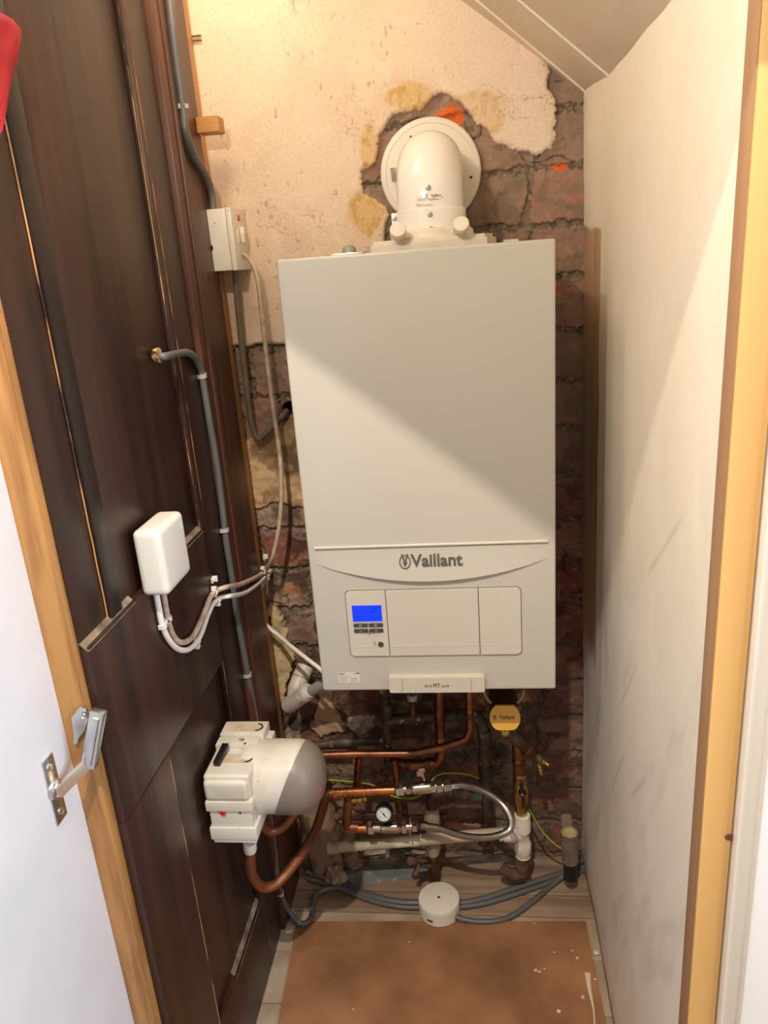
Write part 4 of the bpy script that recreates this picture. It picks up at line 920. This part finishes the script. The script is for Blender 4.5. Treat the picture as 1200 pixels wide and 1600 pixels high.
VL = valve('gauge_valve', 'lower nickel valve carrying the black pressure gauge', vl0, vl1, NIK, ((.02, .16, .0145), (.52, .60, .0125), (.70, .80, .0150), (.90, 1, .0120)), (PY(624, 1293, yB-.018), PY(622, 1268, yB-.018), 0))
for s, (a, b) in enumerate(((641, 1277), (641, 1306))):
    bm = NB(); cyl(bm, PY(640, 1291, yB-.004), PY(a, b, yB-.006), .0026, 12); obj('wing', bm, NIK, VL)
gq = PY(600, 1269, yB-.012); G = thing('pressure_gauge', 'round black pressure gauge with white dial on the lower valve', 'gauge', gq+V((0, 0, -.03)))
ga = V((.06, -.93, .36)).normalized()
bm = NB(); lathe(bm, gq+V((0, .012, -.008)), (0, 0, -1), [(0, .012), (.012, .011), (.014, .006), (.022, .006)], 18); obj('stem', bm, BLK, G)
bm = NB(); lathe(bm, gq+ga*-.012, ga, [(0, .0165), (.002, .0182), (.024, .0182), (.026, .0175), (.026, .0150), (.0225, .0148)], 36); obj('case', bm, BLK, G)
gc = gq+ga*.0115; bm = NB(); lathe(bm, gc-ga*.0015, ga, [(0, .0152), (.001, .0152)], 36); DI = obj('dial', bm, mat('dial_white', (.78, .78, .76), .5), G)
gu, gv, _ = frame(ga); gu = V((1, 0, 0)); gu = (gu-ga*gu.dot(ga)).normalized(); gv = ga.cross(gu)
if gv.z < 0: gv = -gv
bm = NB()
for k in range(25):
    a = math.radians(225-270*k/24); l_ = .0025 if k % 4 == 0 else .0014; p = gc+gu*(.0132*math.cos(a))+gv*(.0132*math.sin(a)); q = gc+gu*((.0132-l_)*math.cos(a))+gv*((.0132-l_)*math.sin(a)); tube(bm, [p, q], .00028 if k % 4 else .0004, 5)
for k, ch in enumerate('01234'):
    a = math.radians(225-270*k/4); p = gc+gu*(.0090*math.cos(a))+gv*(.0090*math.sin(a)); merge(bm, text_bm(ch, .0036, gu, gv, p, .0001))
obj('dial_marks', bm, BLK, DI)
bm = NB(); a = math.radians(128); p = gc+ga*.0008; dv = gu*math.cos(a)+gv*math.sin(a); tube(bm, [p-dv*.006, p-dv*.002, p+dv*.012], [.0011, .0008, .0002], 6); lathe(bm, p, ga, [(0, .0018), (.0012, .0015), (.0013, 0)], 12); obj('needle', bm, BLK, DI)
# braided hose
hp_ = [PY(704, 1227, yA), PY(722, 1227, yA-.004), PY(745, 1232, yA-.008), PY(768, 1243, yA-.012), PY(786, 1258, -.182), PY(797, 1276, -.184), PY(798, 1292, -.184), PY(788, 1302, -.183), PY(765, 1308, -.180), PY(738, 1308, -.175), PY(712, 1303, -.168), PY(685, 1294, -.158), PY(660, 1290, yB)]
H = thing('braided_hose', 'looped braided steel filling hose between the two nickel valves', 'hose', hp_[0])
P = catmull(hp_, 40); bm = NB(); tube(bm, P, .0071, 16, wob=lambda i: 1+.035*(1 if i % 2 else -1)); obj('braid', bm, mat('braided_steel', (.60, .57, .52), .32, 1.0, var=.3, vscale=300), H)
for (i0, i1) in ((0, 10), (len(P)-14, len(P)-1)):
    bm = NB(); lathe(bm, P[i0], P[i1]-P[i0], [(0, .0072), (.001, .0088), (.010, .0088), (.011, .0078), (.018, .0078), (.019, .007)], 6, .2); obj('end_nut', bm, NIK, H)
# dusty white plastic pipe across
yP0, yP1 = -.125, -.10
pp0, pp1 = PY(512, 1325, yP0), PY(802, 1300, yP1)
T = thing('plastic_pipe', 'long dusty cream plastic pipe sloping across behind the hose loop', 'pipe', pp0); bm = NB(); cyl(bm, pp0, pp1, .0118, 24, .001); obj('tube', bm, PPD, T)
bm = NB(); d = (pp1-pp0); lathe(bm, pp0, d, [(0, .0125), (.001, .0135), (.022, .0135), (.023, .0118)], 24); obj('end_sleeve', bm, PFD, T)
# white push-fit tee
px0 = PY(816, 1272, -.095); px1 = PY(817, 1338, -.095); tc_ = px0.lerp(px1, .48)
T = thing('push_fit_tee', 'white plastic push-fit tee under the brass tap at the right', 'pipe fitting', px1)
d = px1-px0; L = d.length
bm = NB(); lathe(bm, px0, d, [(0, .0125), (.001, .0155), (.004, .0160), (L*.14, .0175), (L*.36, .0180), (L*.40, .0145), (L*.62, .0145), (L*.66, .0180), (L*.86, .0180), (L*.90, .0160), (L*.97, .0155), (L, .013)], 28); obj('body', bm, PFW, T)
bm = NB(); bd = (PY(787, 1302, -.10)-tc_); lathe(bm, tc_, bd, [(0, .014), (bd.length*.4, .0150), (bd.length*.5, .0175), (bd.length*.95, .0175), (bd.length, .0150), (bd.length*1.1, .0150), (bd.length*1.12, .017), (bd.length*1.2, .017), (bd.length*1.22, .0125)], 24); obj('branch_socket', bm, PFW, T)
for t in (.03, .97):
    bm = NB(); lathe(bm, px0+d*t-d.normalized()*.0015, d, [(0, .0150), (.0004, .0165), (.0028, .0165), (.0032, .015)], 24); obj('collar_ring', bm, CRM, T)
pipe('copper_pipe', [PY(817, 1332, -.095), PY(815, 1368, -.095), PY(800, 1366, -.10), PY(785, 1357, -.10)], .0120, RUST, 'rusty brown elbow below the white tee on the floor', fil=.01, joints=[(PY(816, 1352, -.095), V((0, 0, 1)), .020, .0150)], jm=RUST)
# brass tap above it
bm = NB(); T = thing('isolating_valve', 'brass isolating valve with black butterfly handle above the white tee', 'valve', px0)
q0, q1 = PY(812, 1208, -.095), PY(815, 1274, -.095); d = q1-q0; L = d.length
lathe(bm, q0, d, [(0, .0125), (.002, .0140), (.008, .0140), (.010, .0125), (L*.26, .0125), (L*.30, .0155), (L*.62, .0160), (L*.68, .0135), (L, .0110)], 24); obj('body', bm, BRS, T)
bm = NB(); lathe(bm, q0+d*.12, d, [(0, .0135), (.001, .0152), (.010, .0152), (.011, .0135)], 6, .2); obj('hex_nut', bm, BRD, T)
bm = NB(); hc = PY(816, 1240, -.118)
lathe(bm, hc+V((0, .006, 0)), (0, -1, 0), [(0, .0085), (.006, .0085), (.008, .007), (.008, 0)], 20)
obox(bm, hc+V((-.001, 0, .0145)), (1, 0, 0), (0, 1, 0), (0, 0, 1), .007, .005, .026, .002); obox(bm, hc+V((.002, 0, -.020)), (1, 0, 0), (0, 1, 0), (0, 0, 1), .006, .005, .030, .002); HN = obj('butterfly_handle', bm, BLK, T)
bm = NB(); lathe(bm, hc+V((0, -.002, 0)), (0, -1, 0), [(0, .0032), (.002, .003), (.0022, 0)], 10); obj('screw', bm, STL, HN)
pipe('copper_pipe', [PY(809, 1160, -.095), PY(811, 1210, -.095)], .0120, COM, 'upright copper pipe between the yellow filter branch and brass tap', joints=[(PY(810, 1188, -.095), V((0, 0, 1)), .012, .0126)], jm=COM)
T = thing('copper_pipe', 'dark copper diagonal branch below the yellow filter, with drain cock', 'pipe', PY(800, 1150, -.10))
bm = NB(); cyl(bm, PY(789, 1140, -.115), PY(834, 1177, -.10), .0135, 20, .001); obj('tube', bm, COD, T)
bm = NB(); c = PY(821, 1168, -.105); d = PY(834, 1177, -.10)-PY(789, 1140, -.115); lathe(bm, c, d, [(0, .0142), (.001, .0152), (.006, .0152), (.007, .014)], 20); obj('joint_collar', bm, COM, T)
T = thing('drain_cock', 'brass drain cock with ribbed spout on the diagonal branch', 'tap', PY(845, 1190, -.11))
c0, c1 = PY(833, 1176, -.102), PY(855, 1194, -.12); d = c1-c0; L = d.length
bm = NB(); lathe(bm, c0, d, [(0, .008), (L*.3, .0085), (L*.35, .0105), (L*.65, .0105), (L*.7, .0075), (L*.85, .0075), (L*.86, .0045), (L*1.1, .0045)], 12); obj('body', bm, BRD, T)
bm = NB(); s0, s1 = PY(841, 1190, -.112), PY(846, 1211, -.118); d = s1-s0; L = d.length; prof = [(0, .0062)]
for k in range(6): prof += [(L*(k+.2)/6, .0058), (L*(k+.9)/6, .0045)]
lathe(bm, s0, d, prof, 14); obj('ribbed_spout', bm, BRD, T)
# yellow filter
ya = -.235; fc = PY(789, 1121, ya); FT = thing('magnetic_filter', 'yellow-faced cylindrical filter hanging under the boiler right side', 'filter', fc+V((0, 0, -.03)))
ft = V((0, -.95, .30)).normalized()
bm = NB(); lathe(bm, fc+V((0, .125, -.02)), V((0, -1, .12)), [(0, .026), (.05, .028), (.10, .027), (.118, .024)], 32); obj('canister', bm, mat('dark_bronze', (.05, .03, .015), .45, .3), FT)
fu = V((1, 0, 0)); fv = ft.cross(fu); fv = fv if fv.z > 0 else -fv
out = []
for k in range(40):
    a = 2*math.pi*k/40; x, z = .0275*math.cos(a), .0275*math.sin(a); z = max(-.0225, min(.0220, z)); out.append(fc+fu*x+fv*z)
bm = NB(); prism(bm, [p-ft*.006 for p in out], ft, .009); bmesh.ops.bevel(bm, geom=[e for e in bm.edges if (e.verts[0].co-fc).dot(ft) > .002 and (e.verts[1].co-fc).dot(ft) > .002], offset=.0014, segments=2, affect='EDGES')
FP = obj('yellow_plate', bm, YEL, FT)
bm = text_bm('Vaillant', .0092, fu, fv, fc+fu*.0035+fv*.001+ft*.0033, .0002, .0002); obj('brand_lettering', bm, LET, FP)
eb = emblem(0, 0, 0, .0040, LET, FP, .13)
for v in eb.data.vertices:
    p = v.co+wloc(FP); v.co = fc-fu*.0185+fv*.001+ft*(.0034-p.y)+fu*p.x+fv*p.z-wloc(FP)
sp = fc-fv*.0265-fu*.001; bm = NB(); lathe(bm, sp-ft*.006, ft, [(0, .0088), (.008, .0085), (.009, .0070), (.007, .0055), (.007, 0)], 20); obj('vent_screw', bm, BRS, FT)
bm = NB(); lathe(bm, sp-ft*.004+fu*.0, ft, [(0, .0035), (.008, .003), (.0082, 0)], 6); obj('screw_head', bm, BRD, FT)
bm = NB(); lathe(bm, sp+fu*.017+fv*.002-ft*.008, ft, [(0, .0075), (.006, .007), (.008, .005), (.0082, 0)], 18); obj('black_cap', bm, BLK, FT)
for s in (-1, 1):
    bm = NB(); P = [fc+fu*(s*(.036-.012*(t/8)**2))+V((0, .02, .044-.026*t/8)) for t in range(9)]; tube(bm, P, .0035, 8, flat=.6); obj('strap_arm', bm, YGE, FT)
# centre push-fit coupling with dark elbow
yc = -.085
T = thing('push_fit_coupling', 'dusty grey push-fit coupling standing behind the cream plastic pipe', 'pipe fitting', PY(676, 1330, yc))
p0, p1 = PY(674, 1262, yc), PY(677, 1333, yc); d = p1-p0; L = d.length
bm = NB(); lathe(bm, p0, d, [(0, .0125), (.001, .0150), (.006, .0155), (L*.10, .0175), (L*.36, .0178), (L*.40, .0145), (L*.60, .0145), (L*.64, .0175), (L*.88, .0172), (L*.92, .0150), (L, .0140)], 26); obj('body', bm, PFD, T)
pipe('copper_pipe', [PY(674, 1268, yc), PY(674, 1240, yc), PY(700, 1236, yc), PY(750, 1246, yc+.02)], .0115, COD, 'dark green tarnished elbow above the dusty coupling', fil=.018, joints=[(PY(702, 1237, yc), V((1, 0, 0)), .012, .014), (PY(728, 1241, yc+.01), V((1, 0, -.1)), .014, .0135)], jm=COO)
pipe('copper_pipe', [PY(676, 1333, yc), PY(678, 1372, yc)], .0125, COD, 'short dark pipe from the dusty coupling into the floor')
T = thing('drain_cock', 'corroded old brass drain cock low beside the dusty coupling', 'tap', PY(655, 1360, -.11))
bm = NB(); cyl(bm, PY(676, 1352, yc), PY(640, 1345, -.12), .0085, 14, .001); obj('body', bm, RUST, T)
bm = NB(); cyl(bm, PY(656, 1348, -.12), PY(648, 1366, -.13), .0055, 12); obj('spout', bm, BRD, T)
bm = NB(); tube(bm, [PY(656, 1352, -.13), PY(664, 1350, -.13), PY(671, 1349, -.125)], .0032, 8); obj('key', bm, BLK, T)
# left old horizontal dark pipe low
pipe('copper_pipe', [PY(470, 1277, -.05), PY(540, 1276, -.05), PY(640, 1279, -.05), PY(700, 1276, -.05)], .0085, RUST, 'low dark brown pipe running behind the pressure gauge')
pipe('copper_pipe', [PY(505, 1204, -.035), PY(510, 1260, -.035), PY(512, 1300, -.035)], .009, COO, 'dark upright pipe at the left behind the copper bend')
# waste pipework left of the boiler
T = thing('waste_pipe', 'white plastic waste pipe and elbow in the corner left of the boiler', 'pipe', PY(465, 1110, -.05))
w0, w1, w2 = PY(477, 1042, -.01), PY(463, 1075, -.045), PY(461, 1096, -.055)
bm = NB(); tube(bm, fillet([w0, w1, w2], .02), .0185, 24); obj('socket', bm, WST, T)
bm = NB(); d = w1-w0; lathe(bm, w0.lerp(w1, .5), d, [(0, .0188), (.0005, .0196), (.003, .0196), (.0035, .0188)], 24); obj('collar_ring', bm, mat('seal_grey', (.35, .29, .24), .6), T)
e0, e1 = PY(482, 1080, -.075), PY(449, 1103, -.050); d = (e1-e0)
bm = NB(); lathe(bm, e0, d, [(0, .0150), (.001, .0180), (.006, .0195), (.012, .0195), (.013, .0180), (d.length*.9, .0180), (d.length, .016)], 26); obj('elbow_body', bm, WST, T)
g0 = PY(470, 1090, -.075); g1 = PY(486, 1080, -.085); g2 = PY(516, 1063, -.11)
bm = NB(); cyl(bm, g0, g1, .0125, 20, .001); obj('white_stub', bm, WHC, T)
T2 = pipe('grey_waste_pipe', [g1, g2], .0115, GRYP, 'short grey condensate pipe from the white elbow to the boiler')
# capped stub at right
T = thing('pipe_stub', 'stubby grey pipe end capped with crusty foam near the right wall', 'pipe', PY(891, 1340, -.09))
s0, s1 = PY(891, 1345, -.095), PY(890, 1300, -.095); bm = NB(); d = s1-s0; lathe(bm, s0, d, [(0, .0175), (d.length*.5, .0185), (d.length, .0180)], 24); obj('sleeve', bm, mat('dusty_sleeve', (.20, .15, .11), .9, var=.4, vscale=40), T)
bm = NB(); lathe(bm, s1, d, [(0, .0175), (.003, .0160), (.007, .011), (.009, 0)], 20)
for v in bm.verts: v.co += V((mn.noise(v.co*150), mn.noise(v.co*150+V((5, 0, 0))), mn.noise(v.co*150+V((0, 9, 0)))))*.0016
obj('foam_cap', bm, FOAM, T)
bm = NB(); cyl(bm, s0+V((0, 0, .02)), s0-V((0, 0, .045)), .0145, 20); obj('lower_tube', bm, BLK, T)
bm = NB(); cyl(bm, PY(884, 1274, -.008), PY(887, 1304, -.045), .0135, 18, .003); tag(obj('mortar_collar', bm, MORT), 'grey mortar lump above the foam-capped stub', 'mortar')

# earth wires
def earth(pts, label):
    T = thing('earth_wire', label, 'wire', pts[0], 'green and yellow earth wires'); P = catmull(pts, 8)
    bm = NB(); tube(bm, P, .0024, 10); obj('sheath', bm, EGR, T)
    bm = NB(); tube(bm, [p+V((.0003, -.0011, .0010)) for p in P], .0014, 8); obj('yellow_stripe', bm, EYE, T)
earth([PY(487, 1216, -.11), PY(520, 1219, -.11), PY(552, 1222, -.11), PY(580, 1226, -.10), PY(600, 1237, -.10), PY(620, 1246, -.11), PY(645, 1247, -.12), PY(662, 1238, -.12)], 'green and yellow wire behind the upper copper run')
earth([PY(673, 1222, -.10), PY(682, 1212, -.09), PY(700, 1208, -.08), PY(730, 1210, -.07), PY(748, 1216, -.06)], 'short green and yellow wire arching above the braided hose')
earth([PY(826, 1264, -.075), PY(838, 1285, -.075), PY(852, 1305, -.075), PY(868, 1320, -.08), PY(880, 1327, -.085)], 'green and yellow wire from the white tee to the foam-capped stub')

# ------------------------------------------------------------------ rubble, sheet, floor cables, junction box
def lump(name, c, s, m, label, cat, seed, sub=4, amp=.25, freq=9):
    bm = NB(); bmesh.ops.create_icosphere(bm, subdivisions=sub, radius=1.0)
    for v in bm.verts:
        n = mn.noise(v.co*1.7+V((seed, 0, 0)))*amp*1.6+mn.noise(v.co*freq*.5+V((0, seed, 0)))*amp*.5; p = v.co*(1+n); v.co = V(c)+V((p.x*s[0], p.y*s[1], p.z*s[2]))
        v.co.z = max(v.co.z, .0005)
    return tag(obj(name, bm, m), label, cat)
lump('mortar_rubble', (-.115, -.045, .10), (.050, .035, .12), MORT, 'heap of brown mortar rubble in the back left corner', 'rubble', 3.1)
lump('mortar_rubble', PZ(525, 1367, .02), (.024, .022, .022), mat('round_mortar', (.46, .34, .22), .95, col2=(.26, .17, .11), vscale=40, bump=.8), 'round lump of mortar at the floor beside the grey sheet', 'rubble', 8.2)
lump('mortar_rubble', PZ(550, 1345, .02), (.028, .016, .020), MORT, 'low broken mortar piece above the grey sheet', 'rubble', 5.2)
bm = NB(); out = [PZ(a, b, .003) for a, b in ((541, 1349), (672, 1344), (670, 1368), (620, 1374), (566, 1384), (562, 1392), (556, 1386), (541, 1381))]
prism(bm, out, (0, 0, -1), .002); tag(obj('lead_sheet', bm, LEAD, smooth=False), 'flat blue-grey lead sheet lying on the rear floorboards', 'sheet')
for (L_, lab) in ((((562, 1331), (602, 1327), (603, 1333), (565, 1337)), 'pale paper scrap at the left under the cream pipe'), (((625, 1326), (664, 1330), (664, 1334), (632, 1334)), 'pale paper scrap under the middle of the cream pipe')):
    bm = NB(); prism(bm, [PZ(a, b, .012+.006*(i % 2)) for i, (a, b) in enumerate(L_)], (0, 0, -1), .0012); tag(obj('paper_scrap', bm, RAG, smooth=False), lab, 'scrap')
bm = NB(); out = [PZ(a, b, .006) for a, b in ((715, 1342), (750, 1334), (790, 1335), (800, 1342), (778, 1347), (735, 1350))]; prism(bm, out, (0, 0, -1), .005); tag(obj('rag', bm, RAG), 'dusty rag scrap on the floor behind the junction box', 'scrap')
def zc_(L, z=.007): return [PZ(a, b, z if len(t) == 0 else t[0]) for (a, b, *t) in L]
cable('floor_cable', zc_([(478, 1362, .02), (500, 1369, .015), (530, 1378), (560, 1392), (600, 1405), (640, 1410), (680, 1410), (720, 1411), (760, 1403), (810, 1386), (860, 1370), (900, 1358), (930, 1350)]), .0068, GRY, 'rearmost thick grey floor cable passing behind the junction box')
cable('floor_cable', zc_([(480, 1372, .012), (505, 1380), (540, 1392), (580, 1407), (620, 1416), (650, 1418), (685, 1417), (720, 1417), (760, 1411), (812, 1395), (862, 1378), (905, 1362), (930, 1356)], .006), .0056, GRY, 'thinner grey floor cable just in front of the rearmost one')
cable('floor_cable', zc_([(712, 1432, .012), (722, 1436, .010), (745, 1440), (775, 1439), (800, 1431), (830, 1410), (862, 1383), (890, 1360, .018), (905, 1348, .02), (925, 1336, .02)], .0065), .0058, GRY, 'grey cable curving from the junction box up to the right wall')
jc = PZ(687, 1424, .0); JB = thing('junction_box', 'round cream junction box with speckled lid on the floor', 'junction box', jc)
rj = .0440
bm = NB(); lathe(bm, jc+V((0, 0, .003)), (0, 0, 1), [(0, rj*.96), (.001, rj), (.026, rj)], 48); obj('base', bm, SPW, JB)
JM = mat('junction_lid', (.76, .70, .60), .45, var=.05, vscale=30, spots=((.25, .16, .10), 150, .70))
bm = NB(); lathe(bm, jc+V((0, 0, .0275)), (0, 0, 1), [(0, rj*1.01), (.008, rj*1.01), (.0105, rj*.985), (.0112, rj*.95), (.0112, 0)], 48); LD = obj('lid', bm, JM, JB)
bm = NB(); lathe(bm, jc+V((0, 0, .0387)), (0, 0, 1), [(0, .0032), (.0006, .003), (.0007, 0)], 14); obj('lid_screw', bm, BRD, LD)
bm = NB(); a = math.radians(245); lb_ = jc+V((math.cos(a)*(rj+.0006), math.sin(a)*(rj+.0006), .016)); tt = V((-math.sin(a), math.cos(a), 0))
obox(bm, lb_, tt, V((math.cos(a), math.sin(a), 0)), (0, 0, 1), .013, .0012, .003); obj('maker_mark', bm, BLK, JB)
